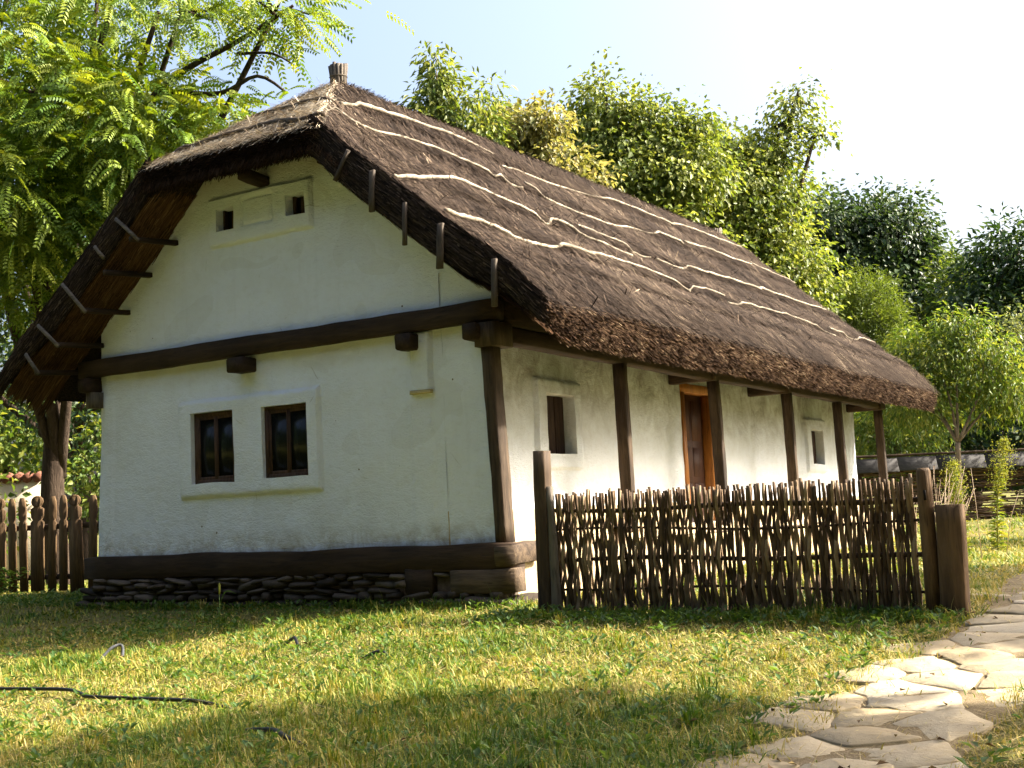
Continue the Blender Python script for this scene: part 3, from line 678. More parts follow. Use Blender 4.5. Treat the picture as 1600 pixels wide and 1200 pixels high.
# poles that hold the thatch down
POLES = [
    ([(-2.23, .48), (-2.31, .93), (-2.32, 1.48), (-2.4, 2.19), (-2.44, 2.82), (-2.47, 3.13)], .042, .03),
    ([(-2.47, 3.10), (-2.44, 3.47), (-2.4, 3.72), (-2.33, 3.90)], .028, .018),
    ([(-2.18, 3.87), (-2.22, 4.2), (-2.24, 4.45), (-2.19, 4.94), (-2.25, 6.25), (-2.33, 7.98)], .022, .028),
    ([(-2.33, 7.9), (-2.35, 8.77), (-2.31, 9.6), (-2.31, 9.95)], .026, .022), ([(-2.31, 9.86), (-2.4, 10.93), (-2.38, 11.82), (-2.44, 12.97), (-2.42, 13.5)], .03, .024),
    ([(-2.12, .20), (-1.97, .28), (-1.86, .45), (-1.89, .97), (-1.94, 1.39), (-1.89, 1.78), (-1.87, 2.35), (-1.80, 2.68), (-1.77, 3.15), (-1.74, 3.64)], .022, .03),
    ([(-1.84, 3.9), (-1.72, 4.2), (-1.67, 4.66), (-1.58, 5.29), (-1.6, 5.96), (-1.75, 7.2), (-1.79, 8.26), (-1.76, 8.99)], .024, .030),
    ([(-1.79, 9.1), (-1.92, 10.33), (-1.87, 10.89), (-1.88, 11.74), (-1.95, 12.74)], .034, .026), ([(-2.04, 12.95), (-1.92, 13.4), (-1.92, 14.2), (-1.8, 14.9)], .028, .02),
    ([(-.82, -.48), (-1.01, .22), (-1.2, .93), (-1.28, 1.40), (-1.25, 1.73), (-1.17, 1.95), (-1.07, 2.22), (-.97, 2.54), (-.91, 2.79), (-.98, 3.1), (-.93, 3.63), (-.85, 4.31), (-.71, 4.72)], .036, .026),
    ([(-1.1, 3.93), (-1.1, 4.5), (-.99, 4.92), (-.86, 5.2), (-.91, 5.75)], .024, .02), ([(-.93, 5.97), (-.83, 6.45), (-.92, 7.15), (-.91, 7.68), (-.97, 8.59), (-1.0, 9.52), (-.97, 10.49)], .022, .030),
    ([(-1.04, 10.6), (-1.03, 11.5), (-.99, 12.3), (-1.0, 13.42), (-1.12, 14.7)], .032, .024),
    ([(-.23, -.45), (-.24, -.14), (-.26, .2), (-.20, .45), (-.15, .7), (-.13, .95), (-.15, 1.33), (-.22, 1.99), (-.24, 2.68)], .036, .032),
    ([(-.25, 2.62), (-.34, 3.27), (-.32, 3.77), (-.31, 4.37), (-.22, 4.76), (-.11, 5.25)], .030, .022), ([(-.09, 5.13), (-.28, 6.2), (-.18, 6.69)], .022, .022),
    ([(-.11, 6.58), (-.15, 7.34), (-.19, 8.27), (-.23, 9.28), (-.26, 9.66)], .028, .022), ([(-.27, 9.61), (-.2, 10.36), (-.16, 11.3), (-.1, 11.78)], .022, .02),
    ([(-.22, 11.8), (-.2, 12.6), (-.16, 13.13), (-.23, 14.11), (-.26, 15.)], .028, .02)]
def pole(pts, ra, rb, mat, zoff=.65):
    P = smoothpath([(x, y, 0) for x, y in pts], 5); P[:, :2] += r4.normal(0, .006, (len(P), 2)); n = len(P)
    r = np.linspace(ra, rb, n) * .70 * (1 + .12 * r4.normal(0, 1, n).clip(-1.5, 1.5)); z = roof_top(P[:, 0], P[:, 1])
    zs = z.copy()
    for _ in range(2): zs = np.maximum(zs, np.convolve(np.pad(zs, 1, 'edge'), (.25, .5, .25), 'valid'))
    P[:, 2] = zs + r * zoff + .030
    m = MB(); tube(m, P, r, 7); m.build('roof_pole', mat, roof, smooth=True)
for p, ra, rb in POLES: pole(p, ra, rb, PEELED)
HP = [([(-4.35, -.34), (-3.9, -.27), (-3.45, -.25), (-3.1, -.18), (-2.67, -.18), (-2.1, -.38), (-1.79, -.34)], .04, .045), ([(-3.9, .33), (-3.4, .44), (-2.9, .44), (-2.5, .38), (-2.25, .32)], .028, .034)]
for p, ra, rb in HP: pole(p, ra, rb, DARKPOLE)
# thin rods thrust into the thatch below the ridge
for k in range(16):
    x0 = r4.uniform(-2.45, -2.0); y0 = r4.choice([3.4, 3.9, 4.3, 5.6, 9., 11.]) + r4.uniform(-.4, .4); m = MB()
    P = np.array([(x0 + s_ * .5, y0 + s_ * .12 * r4.uniform(-1, 1), 0) for s_ in np.linspace(0, 1, 5)]); P[:, 2] = roof_top(P[:, 0], P[:, 1]) + .02
    tube(m, P, .007, 5); m.build('roof_rod', DARKPOLE, roof)
# ridge stumps (bundled reed ends)
for (x, y, h) in ((-2.95, 1.36, .33), (-2.95, 13.55, .30)):
    m = MB(); zb = float(roof_z(x, y)) - .05; an = np.linspace(0, 2 * np.pi, 15)[:-1]
    tube(m, [(x, y, zb), (x, y, zb + h * .5), (x, y, zb + h)], [.10, .088, .105], 12)
    for a_ in an: tube(m, [(x + .095 * math.cos(a_), y + .095 * math.sin(a_), zb - .05), (x + .085 * math.cos(a_), y + .085 * math.sin(a_), zb + h * .5), (x + .105 * math.cos(a_), y + .105 * math.sin(a_), zb + h + r4.uniform(-.02, .03))], .022, 5)
    tube(m, [(x + .108 * math.cos(q), y + .108 * math.sin(q), zb + h * .55) for q in np.linspace(0, 6.3, 16)], .007, 4, cap=False)
    m.build('ridge_stump', GREYW['z'], roof)
# pegs and battens on the verge
PEGW = m_wood('verge_peg_wood', (.045, .034, .025), (.12, .095, .07), 'z', 2.)
def plank(p, q, w_, t_, mat, name='verge_peg'):
    m = MB(); p = np.array(p); q = np.array(q); p = p + (q - p) * .12; timber(m, p, q, w_ * .85, t_, .004, .006, 3, side=(1, .0, 0)); m.build(name, mat, roof)
for p, q, w_ in (((-1.21, -.665, 4.05), (-1.42, -.675, 3.72), .05), ((-.945, -.67, 3.80), (-.955, -.69, 3.32), .075), ((-.545, -.67, 3.40), (-.565, -.69, 2.92), .055), ((-.14, -.67, 3.13), (-.16, -.69, 2.63), .085), ((.44, -.67, 2.70), (.425, -.69, 2.19), .07)):
    plank(p, q, w_, .035, PEGW)
    m = MB(); timber(m, (q[0], q[1] + .04, q[2] + .16), (q[0] - .03, .0, q[2] + .16), .05, .05, .004, .008, 2); m.build('batten', DW['y'], roof)
for p, q, bx, bz in (((-4.70, -.675, 3.90), (-4.29, -.66, 3.56), -4.42, 3.62), ((-5.62, -.675, 3.28), (-5.18, -.66, 2.85), -5.25, 2.90), ((-6.05, -.675, 2.83), (-5.66, -.66, 2.50), -5.72, 2.55), ((-6.27, -.675, 2.50), (-6.02, -.66, 2.20), -6.08, 2.25), ((-5.02, -.675, 3.62), (-4.86, -.66, 3.44), -4.86, 3.30)):
    plank(p, q, .05, .03, GREYW['x'])
    m = MB(); timber(m, (bx - .02, -.64, bz - .02), (bx + .05, .0, bz + .02), .06, .06, .004, .008, 3); m.build('batten', DW['y'], roof)

# ------------------------------------------------------------------ wattle fence
fence = thing('wattle_fence', 'brown wattle fence of woven upright sticks between the two timber gate posts', 'fence', (2.4, -.68, -.64))
FA, FB = np.array((.88, -.57)), np.array((4.14, -.76)); FD = (FB - FA) / np.linalg.norm(FB - FA); FN = np.array((FD[1], -FD[0]))
FL = np.linalg.norm(FB - FA)
def fpt(s, n, z): q = FA + FD * s + FN * n; return (q[0], q[1], z)
RAILS = [.275, .10, -.15, -.40, -.64]
for z in (.275, -.15, -.64):
    m = MB(); P = [fpt(s, 0, z + .012 * math.sin(s * 3 + z * 9) - .012 * s) for s in np.linspace(-.06, FL + .06, 16)]; tube(m, P, .021 + r4.normal(0, .002, 16), 7); m.build('rail', DW['x'], fence, smooth=True)
for z in (.10, -.40):
    m = MB(); P = [fpt(s, .0, z + .02 * math.sin(s * 2.1 + z * 5) - .012 * s) for s in np.linspace(-.04, FL + .04, 16)]; tube(m, P, .012, 6); m.build('rail', DW['x'], fence, smooth=True)
r5 = np.random.default_rng(14); VAR = []
for q in range(14):
    zs = np.array([-.70, -.64, -.52, -.40, -.28, -.15, -.03, .10, .19, .275, .36, .43]); ph = 1 if q % 2 else -1
    dep = np.interp(zs, [-.7, -.64, -.40, -.15, .10, .275, .5], np.array([1, 1, -1, 1, -1, 1, 1.]) * .028 * ph)
    pull = np.interp(zs, [-.7, -.52, -.40, -.28, -.03, .10, .19, .5], [0, .2, 1, .2, .1, 1, .2, -.4]) * .004 * (1 if (q // 2) % 2 else -1)
    lat = pull + np.cumsum(r5.normal(0, .003, len(zs))); lat -= np.linspace(lat[0], lat[-1], len(zs)) * .7
    dy = dep + r5.normal(0, .003, len(zs)); r = np.linspace(.0150, .0110, len(zs)) * (1 + r5.normal(0, .07, len(zs)))
    P = np.c_[lat, -dy, zs]; m = MB(); tube(m, P, r, 6, rnd=r5.random()); VAR.append(m.mesh('stick', STICK, True))
s = .035; k = 0; fang = math.atan2(FD[1], FD[0])
while s < FL - .02:
    q = FA + FD * s; sc = r5.uniform(.8, 1.35)
    link('stick', VAR[(k % 2) + 2 * r5.integers(0, 7)], fence, loc=(q[0], q[1], -.012 * s + r5.normal(0, .012)), rot=(0, r5.normal(0, .015), fang), scale=(sc, 1, 1 + r5.normal(0, .025)))
    s += r5.uniform(.011, .027); k += 1
# gate posts
m = MB(); timber(m, (.77, -.60, -.85), (.80, -.60, .825), .125, .13, .004, .01, 8, side=(1, 0, 0)); m.build('post', m_wood('dark_post_wood', (.040, .025, .015), (.13, .088, .052), 'z'), fence)
m = MB(); timber(m, (.905, -.64, -.85), (.875, -.62, .50), .085, .08, .008, .02, 8, side=(1, 0, 0), taper=.75); m.build('stake', GREYW['z'], fence)
m = MB(); n = 12; an = np.arange(n) * 2 * np.pi / n; px, py = FA + FD * (FL + .055)
tube(m, [(px, py, -.9), (px, py, -.2), (px, py, .2), (px, py, .44), (px, py, .465)], [.058, .058, .058, .052, .040], 14); po = m.build('post', GATEW, fence, smooth=False)
sx, sy = FD * .0
m = MB(); timber(m, (px + .012, py - .062, .225), (px + .012, py - .062, .30), .018, .012, 0, .002, 1, side=(1, 0, 0)); m.build('slot', DARKIN, po)
m = MB(); q0 = FA + FD * (FL + .115); q1 = FA + FD * (FL + .305)
pm = (q0 + q1) / 2; timber(m, (pm[0], pm[1], -.9), (pm[0] + .012, pm[1], .185), .19, .13, .004, .012, 8, side=(FD[0], FD[1], 0)); m.build('gate_block', GATEW, fence)

# rail fence on the other side of the gate gap
rf = thing('rail_fence', 'plain rail fence right of the gate gap beside the path', 'fence', (7.2, -1.1, -.66))
for x in (6.0, 7.6, 9.2):
    m = MB(); timber(m, (x, -.95, -.9), (x, -.95, .35), .11, .11, .005, .012, 6); m.build('post', GATEW, rf)
for z in (.12, -.28):
    m = MB(); timber(m, (5.95, -.93, z), (9.3, -.95, z + .02), .05, .09, .006, .012, 8); m.build('rail', DW['x'], rf)

# ------------------------------------------------------------------ picket fence on the left
pk = thing('picket_fence', 'brown carved picket fence beside the left end of the house', 'fence', (-8.6, 2., -.56))
def picket_mesh(w_, h, head):
    pr = [(-.5, 0), (.5, 0), (.5, .72), (.32, .745), (.46, .775), (.5, .86)]
    if head: pr += [(.24, .885)] + [(.45 * math.cos(a), .94 + .06 * math.sin(a)) for a in np.linspace(-.6, 3.74, 9)] + [(-.24, .885)]
    else: pr += [(.42, .95), (.2, 1.0), (-.2, 1.0), (-.42, .95)]
    pr += [(-.5, .86), (-.46, .775), (-.32, .745), (-.5, .72)]
    P = np.array(pr) * (w_, h); n = len(P); m = MB(); t = .014
    V = np.concatenate([np.c_[P[:, 0], np.full(n, -t), P[:, 1]], np.c_[P[:, 0], np.full(n, t), P[:, 1]]]); i = np.arange(n); j = (i + 1) % n
    m.add(V, np.stack([j, i, n + i, n + j], 1)); m.f.append(np.array([i, (n + i)[::-1]])); m.m.append(np.zeros(2, np.int32))
    if head: tube(m, [(.07 * math.cos(a), -t - .004, h * .94 + .07 * math.sin(a)) for a in np.linspace(0, 6.28, 14)], .008, 4, cap=False)
    return m.mesh('picket', m_pick)
m_pick = m_wood('picket_wood', (.075, .043, .019), (.20, .125, .058), 'z')
PKM = [picket_mesh(.25, 1.42, True), picket_mesh(.145, 1.40, False)]
pang = math.atan2(.12, 1.)
x = -12.6; k = 0
while x < -7.35:
    w_ = .25 if k % 3 == 0 else .145
    y = 1.9 + .12 * (x + 10); link('picket', PKM[0 if k % 3 == 0 else 1], pk, loc=(x + w_ / 2, y, float(gz(x, y)) + .03 + r5.normal(0, .01)), rot=(r5.normal(0, .015), r5.normal(0, .012), pang))
    x += w_ + .075; k += 1
for z in (.42, -.32):
    m = MB(); timber(m, (-12.7, 1.9 + .12 * -2.7 + .045, z), (-7.2, 1.9 + .12 * 2.8 + .045, z), .05, .08, .004, .01, 8); m.build('rail', DW['x'], pk)

# ------------------------------------------------------------------ trees
def tree(name, label, cat, xy, trunk_r, fork, blobs, leafmat, bark, ll, lw, csize, per, droop=.4, group=None, stems=None, seed=0, frond=False, nsub=7, up=.3, side_bias=.0, fold=.25):
    """blobs: (x, y, z, rx, ry, rz, clusters)"""
    r = np.random.default_rng(seed + 100); zb = float(gz(*xy)); root = thing(name, label, cat, (*xy, zb), group)
    tk = MB(); b0 = np.array((*xy, zb - .15)); fk = np.array((*fork[:2], fork[2])) if len(fork) == 3 else np.array((*xy, zb + fork[0]))
    P = smoothpath([b0, b0 * .55 + fk * .45 + np.array((r.normal(0, .06), r.normal(0, .06), 0)), fk], 4)
    tube(tk, P, np.interp(np.linspace(0, 1, len(P)), [0, .08, 1], [trunk_r * 1.35, trunk_r, trunk_r * .72]), 10)
    for st in (stems or []):
        P = smoothpath([np.array(q, float) for q in st[1]], 4); tube(tk, P, np.linspace(st[0], st[0] * .35, len(P)), 8)
    cr = MB(); Pl = []; Al = []; Nl = []; Rl = []
    for (x, y, z, rx, ry, rz, nc) in blobs:
        c = np.array((x, y, z)); R = np.array((rx, ry, rz)); mid = (fk + c) / 2 + np.array((r.normal(0, .1), r.normal(0, .1), .1)) * rx
        P = smoothpath([fk, mid, c], 4); tube(tk, P, np.linspace(trunk_r * .5, trunk_r * .14, len(P)), 7)
        d = unit(r.normal(0, 1, (nc, 3))); rad = r.random(nc) ** .42
        lump = .72 + .55 * fbm(d[:, 0] * 2.2 + x, d[:, 1] * 2.2 + d[:, 2] * 1.7 + y, seed + 5, 3)
        C = c + d * R * (rad * lump)[:, None]
        for q in range(min(nsub, nc)):
            e = C[q]; s_ = c + (e - c) * r.uniform(-.1, .3); mm = (s_ + e) / 2 + r.normal(0, .12, 3) * rx * .5
            tube(tk, smoothpath([s_, mm, e], 3), np.linspace(trunk_r * .16, trunk_r * .04, 7), 5)
        k = np.maximum(2, r.poisson(per, nc)); idx = np.repeat(np.arange(nc), k); off = r.normal(0, 1, (len(idx), 3)) * csize * np.array((1, 1, .75))
        out = unit(C[idx] - c); ct = r.normal(0, .16, nc)[idx]
        Pl.append(C[idx] + off); A = unit(off) * .6 + out * .45 + r.normal(0, .35, (len(idx), 3)); A[:, 2] += -droop + up * .2; Al.append(A)
        Nn = r.normal(0, .45, (len(idx), 3)) + out * .35; Nn[:, 2] += .8; Nl.append(Nn); Rl.append(np.clip(r.beta(2, 2, len(idx)) + ct, 0, 1))
    Pl = np.concatenate(Pl); Al = unit(np.concatenate(Al)); Nl = np.concatenate(Nl); Rl = np.concatenate(Rl); n = len(Pl)
    if not frond:
        L = ll * r.uniform(.5, 1.35, n); leaves(cr, Pl, Al, Nl, L, lw * L / ll * r.uniform(.8, 1.2, n), Rl, fold)
    else:
        np_ = 8; Ln = ll * r.uniform(.7, 1.2, n); Al[:, 2] = np.clip(Al[:, 2], -.5, .6); Al = unit(Al); Nf = unit(Nl - Al * (Nl * Al).sum(1, keepdims=True)); Sd = np.cross(Al, Nf)
        for q in range(np_):
            t = (q + .8) / np_; base = Pl + Al * (Ln * t)[:, None] - np.array((0, 0, 1.)) * (Ln * .38 * t * t)[:, None]
            lf = lw * 2.35 * (1.05 - .45 * abs(t - .4)) * Ln / ll
            for sg in (-1, 1):
                A = Al * .45 + Sd * sg * .9 - np.array((0, 0, .28 + .3 * t)); leaves(cr, base, A, Nf + r.normal(0, .12, (n, 3)), lf, lw * r.uniform(.85, 1.15, n), Rl, .12, .12)
        rc = MB()
    co_ = cr.build('crown', leafmat, root); tko = tk.build('trunk', bark, root, smooth=True)
    return root

# big ailanthus at the left end of the house
tree('ailanthus_tree', 'big leaning tree with long feathery bright green leaves behind the left end of the house', 'tree', (-11.65, 4.2), .23, (-11.6, 4.1, 2.6),
     [(-8.6, 3.0, 6.4, 2.0, 1.7, 1.35, 215), (-9.9, 2.3, 7.3, 1.7, 1.6, 1.2, 110), (-9.5, 1.7, 5.4, 1.3, 1.2, 1.1, 95), (-7.9, 3.6, 8.6, 1.1, 1.0, .5, 30), (-6.2, 3.9, 8.2, .85, .8, .45, 30),
      (-7.0, 3.6, 6.3, 1.1, 1.0, .7, 52), (-9.4, 3.4, 5.0, 1.4, 1.3, 1.1, 60), (-10.2, 3.0, 4.0, 1.3, 1.1, 1.0, 24), (-10.9, 2.2, 5.2, 1.2, 1.1, 1.5, 42), (-9.4, 3.2, 9.1, 1.6, 1.4, .8, 62), (-11.2, 2.4, 8.8, 1.8, 1.6, 1.2, 80)],
     L_AIL, BARK_D, .42, .044, .26, 7.2, .22, seed=1, frond=True, nsub=5,
     stems=[(.12, [(-11.62, 4.15, 1.3), (-11.0, 3.4, 4.2), (-9.8, 3.0, 6.6), (-8.9, 3.2, 9.2)]), (.10, [(-11.62, 4.15, 1.3), (-10.4, 3.6, 4.4), (-9.0, 3.3, 6.8), (-8.2, 3.4, 8.6)]), (.09, [(-11.62, 4.15, 1.3), (-11.6, 3., 4.6), (-11.2, 2.4, 7.4), (-10.6, 2.5, 9.6)]),
            (.07, [(-9.8, 3.1, 6.0), (-8.2, 3.5, 7.4), (-6.9, 3.8, 7.9), (-5.9, 4.0, 8.3)]), (.05, [(-8.2, 3.5, 7.3), (-7.2, 3.7, 7.1), (-6.5, 3.8, 7.25), (-6.0, 3.9, 6.9)]), (.03, [(-6.9, 3.8, 7.7), (-6.3, 3.9, 7.6), (-5.9, 3.9, 7.35)])])
G_BG = 'trees beyond the roof'  # background tree positions worked out from image pixels at chosen depths, then hardcoded
tree('leafy_tree', 'dense shaded tree filling the space behind the feathery tree at left', 'tree', (-17.5, 9.5), .25, (2.5,), [(-16.2, 8.6, 9.6, 2.0, 2.0, 1.9, 150), (-18.6, 8., 8.4, 2.2, 2., 2., 130), (-17.5, 9.5, 6.5, 3.6, 3, 3.2, 240), (-14.5, 8., 3.2, 2.4, 2, 2.0, 130), (-20., 8., 4.5, 3, 2.6, 2.6, 140), (-13.6, 9.5, 7.4, 2.4, 2, 2., 80)], L_DARK, BARK_D, .17, .10, .35, 26, .35, seed=2)
tree('leafy_tree', 'far dark tree above the red tiled garden wall', 'tree', (-26.5, 13.5), .25, (2.,), [(-26.5, 13.5, 3.4, 4.2, 3., 2.6, 260), (-31., 11., 4.2, 3.4, 3., 3., 170), (-24., 15.5, 6., 3., 2.6, 2.4, 150)], L_FRU, BARK_D, .24, .15, .38, 22, .35, seed=22)
tree('shrub', 'sunlit yellow green shrub behind the picket fence next to the house wall', 'shrub', (-12.3, 5.9), .05, (.7,), [(-12.3, 5.9, 1.3, 1.1, .9, 1.3, 70), (-11.6, 6.3, 2.3, .9, .8, .9, 45)], L_FRU, BARK_D, .13, .08, .2, 18, .3, seed=3)
tree('shrub', 'small low shrub behind the pickets left of the dark trunk', 'shrub', (-12.9, 3.4), .04, (.5,), [(-12.9, 3.4, .9, .8, .7, .9, 40), (-13.5, 3.8, 2.2, .8, .7, .9, 25)], L_FRU, BARK_D, .12, .07, .2, 15, .3, seed=33)
# yellow green trees behind the roof
tree('slender_tree', 'slender pointed yellow green tree with drooping leaves nearest the front ridge stump', 'tree', (-9.9, 13.5), .14, (4.,), [(-9.75, 13.6, 10.3, .42, .42, 1.0, 26), (-9.95, 13.5, 9.2, .95, .8, 1.0, 55), (-9.0, 14., 9.2, .6, .6, 1.1, 36), (-9.9, 13.5, 7.4, 1.6, 1.4, 1.5, 90), (-9., 13.8, 5., 1.8, 1.6, 2., 70)], L_MAP, BARK_L, .22, .075, .2, 40, .95, G_BG, seed=4)
tree('slender_tree', 'second pointed yellow green tree with drooping leaves, beside the pale brownish tree', 'tree', (-9.6, 16.), .14, (4.,), [(-9.55, 16., 10.4, .40, .4, .95, 22), (-9.5, 16., 9.2, .85, .8, 1.0, 48), (-9.2, 16., 7.6, 1.5, 1.3, 1.4, 80), (-9.0, 16., 5., 1.7, 1.5, 2., 70)], L_MAP, BARK_L, .22, .075, .2, 40, .95, G_BG, seed=5)
tree('pale_tree', 'pale brownish green tree with withered flower bunches between yellow green trees', 'tree', (-8.3, 15.8), .16, (4.,), [(-8.5, 15.6, 9.2, 1.0, .9, .9, 62), (-7.9, 15.3, 9.4, .7, .7, .8, 36), (-7.9, 15.6, 7.9, 1.6, 1.4, 1.3, 100), (-7.9, 15.8, 5.5, 1.8, 1.6, 2., 70)], L_LIN, BARK_L, .15, .10, .2, 40, .5, G_BG, seed=6)
tree('maple_tree', 'tall yellow green maple rising above the middle of the thatched ridge', 'tree', (-7.3, 18.6), .22, (4.5,), [(-7.6, 18.4, 10.6, 1.0, .9, 1.0, 52), (-8.3, 18.2, 9.8, 1.1, .9, .9, 55), (-6.7, 18.8, 10.0, 1.0, .9, 1.2, 55), (-7.3, 18.4, 8.6, 2.1, 1.6, 1.5, 150), (-6.6, 18.6, 6.6, 2.3, 1.8, 1.8, 130), (-5.9, 19., 8.8, 1.2, 1., 1.2, 75), (-5.6, 19.4, 9.9, .7, .6, .8, 24)], L_MAP, BARK_D, .155, .105, .28, 44, .75, G_BG, seed=7, nsub=18)
tree('maple_tree', 'broad yellow green maple behind the far end of the ridge', 'tree', (-5.4, 21.6), .26, (4.5,), [(-5.9, 21.6, 8.6, 1.6, 1.4, 1.4, 120), (-5.0, 22., 8.3, 1.5, 1.3, 1.7, 110), (-5.3, 21.6, 6.6, 2.2, 1.8, 1.8, 150), (-4.3, 22.2, 6.1, 1.3, 1.2, 1.4, 65), (-6.6, 21., 7.3, 1.3, 1.2, 1.4, 70), (-4.8, 21.8, 4.6, 1.9, 1.6, 1.5, 70),
     (-4.5, 22.6, 10.7, .85, .6, .5, 9), (-4.0, 22.8, 11.3, .65, .5, .6, 9), (-3.5, 22.8, 10.3, .5, .45, .6, 5), (-5.1, 22.3, 9.9, .6, .5, .5, 9), (-6.3, 21., 8.6, 1., .9, .9, 50), (-6.0, 21.9, 9.8, 1.2, 1., .8, 70), (-4.6, 22.3, 9.6, .9, .8, .7, 24)], L_MAP, BARK_D, .155, .105, .28, 44, .75, G_BG, seed=8, nsub=18,
     stems=[(.07, [(-4.9, 21.9, 8.), (-4.6, 22.4, 10.), (-4.2, 22.7, 10.8), (-3.9, 22.8, 11.6)])])
tree('oak_tree', 'large dark green oak beyond the lower end of the roof', 'tree', (-5.6, 31.), .35, (3.5,), [(-5.9, 30.6, 9.2, 2.2, 1.8, 1.6, 170), (-4.4, 31.4, 9.0, 2.0, 1.7, 1.5, 150), (-7.2, 30., 8.9, 1.8, 1.6, 2.2, 120), (-5.2, 30.6, 6.8, 3.0, 2.2, 2.0, 220), (-3.0, 32., 7.6, 1.4, 1.3, 1.2, 80), (-5., 30., 4., 3.2, 2., 2.2, 130)], L_OAK, BARK_D, .20, .13, .28, 38, .6, G_BG, seed=9, nsub=10)
tree('oak_tree', 'smaller dark oak between the big oak and the rightmost dark tree', 'tree', (-2.6, 34.5), .28, (3.,), [(-2.6, 34.5, 6.6, 2.2, 1.8, 1.5, 150), (-1.2, 35., 6.4, 1.6, 1.5, 1.3, 90), (-2.4, 34., 4.0, 3., 2., 2.2, 140), (.5, 35., 4.5, 2.4, 1.8, 2., 110)], L_OAK, BARK_D, .20, .13, .28, 38, .6, G_BG, seed=10)
tree('feathery_bush', 'soft feathery olive green bush in front of the big dark oak', 'tree', (-2.5, 23.6), .10, (1.6,), [(-2.65, 23.4, 5.5, 1.0, .9, .95, 150), (-2.5, 23.4, 4.5, 1.25, 1.1, 1.1, 190), (-2.4, 23.4, 3.2, 1.2, 1.1, 1.1, 120)], L_FEA, BARK_D, .13, .022, .16, 46, .1, None, seed=11, nsub=10)
tree('dark_tree', 'deep green leafy tree at the right edge behind the fruit tree', 'tree', (.6, 28.6), .25, (2.5,), [(.4, 29., 7.2, 1.5, 1.4, 1.3, 110), (1.4, 29.5, 6.6, 1.6, 1.5, 1.6, 110), (-.6, 28.6, 5.6, 1.7, 1.5, 1.4, 130), (.6, 28.4, 4.2, 2.5, 1.8, 1.8, 190), (2.6, 29., 4.6, 2., 1.6, 2., 100), (-1.4, 28., 3.2, 1.6, 1.4, 1.7, 110)], L_DARK, BARK_D, .26, .105, .28, 18, .45, None, seed=12)
tree('dark_tree', 'light feathery topped tree left of the deep green tree at the right edge', 'tree', (-1.6, 30.2), .16, (2.5,), [(-1.6, 30.4, 6.9, .9, .8, .9, 60), (-1.3, 30.4, 5.7, 1.3, 1.1, 1.1, 80), (-2.0, 30., 4., 1.8, 1.5, 1.8, 90)], L_FEA, BARK_D, .20, .06, .22, 18, .2, None, seed=13)
tree('hedge_shrub', 'dark shrub mass under the big oak behind the far eave', 'shrub', (-2.6, 26.5), .1, (.8,), [(-2.6, 26.5, 1.8, 2.6, 1.4, 1.7, 190), (.5, 27.2, 1.6, 2.0, 1.3, 1.5, 130), (3.2, 28.2, 1.8, 2.4, 1.4, 1.7, 130), (-5.6, 25.5, 2.0, 2.2, 1.4, 1.8, 120)], L_DARK, BARK_D, .20, .11, .25, 22, .3, None, seed=14)
tree('poplar', 'slim pale green poplar at the right edge behind the fruit tree', 'tree', (1.75, 21.6), .08, (1.5,), [(1.45, 21.4, 3.9, .42, .42, .95, 50), (1.75, 21.6, 2.9, .7, .6, 1.0, 75), (2.3, 21.6, 3.9, .5, .5, 1.0, 50), (2.2, 21.8, 2.3, .9, .7, 1., 70)], L_POP, BARK_L, .10, .055, .16, 24, .35, None, seed=15)
# fruit trees
tree('fruit_tree', 'young fruit tree with a thin pale trunk on the grass right of the house', 'fruit tree', (.89, 16.25), .075, (.90, 16.4, 1.33), [(0.55, 16.68, 2.96, 0.96, 0.90, 0.84, 100), (1.45, 16.92, 2.96, 0.96, 0.90, 0.90, 106), (0.07, 16.32, 2.30, 0.90, 0.84, 0.66, 75), (1.81, 17.04, 2.24, 0.90, 0.84, 0.66, 75), (0.97, 16.80, 3.68, 0.66, 0.60, 0.51, 50), (0.01, 16.80, 3.26, 0.54, 0.48, 0.54, 32)], L_FRU, BARK_L, .135, .042, .14, 26, .75, None, seed=16, nsub=12)
tree('fruit_tree', 'second fruit tree seen under the far corner of the eave', 'fruit tree', (-1.4, 20.0), .08, (1.2,), [(-1.65, 20.33, 2.35, 1.08, 0.96, 1.02, 125), (-0.87, 20.57, 2.35, 1.08, 0.96, 0.96, 112), (-1.17, 20.09, 1.39, 1.32, 0.96, 0.72, 100), (-2.37, 20.81, 1.87, 0.84, 0.84, 1.08, 75)], L_FRU, BARK_L, .13, .042, .15, 24, .7, None, seed=17, nsub=10)
# trees right of the frame whose shade falls across the lawn and the path; some high crowns added to block sky
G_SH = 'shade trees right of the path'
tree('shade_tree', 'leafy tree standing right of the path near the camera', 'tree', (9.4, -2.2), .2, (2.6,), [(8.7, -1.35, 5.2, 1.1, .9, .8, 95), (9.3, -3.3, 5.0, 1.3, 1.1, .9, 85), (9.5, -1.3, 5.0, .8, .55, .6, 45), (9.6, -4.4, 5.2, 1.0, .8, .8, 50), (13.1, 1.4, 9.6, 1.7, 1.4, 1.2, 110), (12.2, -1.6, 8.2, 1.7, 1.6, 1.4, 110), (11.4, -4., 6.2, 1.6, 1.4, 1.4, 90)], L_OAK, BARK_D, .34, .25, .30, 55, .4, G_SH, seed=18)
tree('shade_tree', 'added unseen tree right of the viewpoint, crown blocking the sky over the lawn', 'tree', (10.2, -9.6), .28, (5.5,), [(6.2, -6.4, 10.6, 2.6, 2.2, 1.3, 200), (3.4, -7.2, 11.2, 2.2, 2., 1.2, 150), (8.6, -7.6, 9.8, 2.2, 2., 1.6, 150), (10.2, -9.6, 11.5, 2.6, 2.6, 2., 150)], L_OAK, BARK_D, .36, .26, .34, 34, .4, G_SH, seed=25)  # added unseen tree; crown blocks overhead sky so the lawn shade gets darker
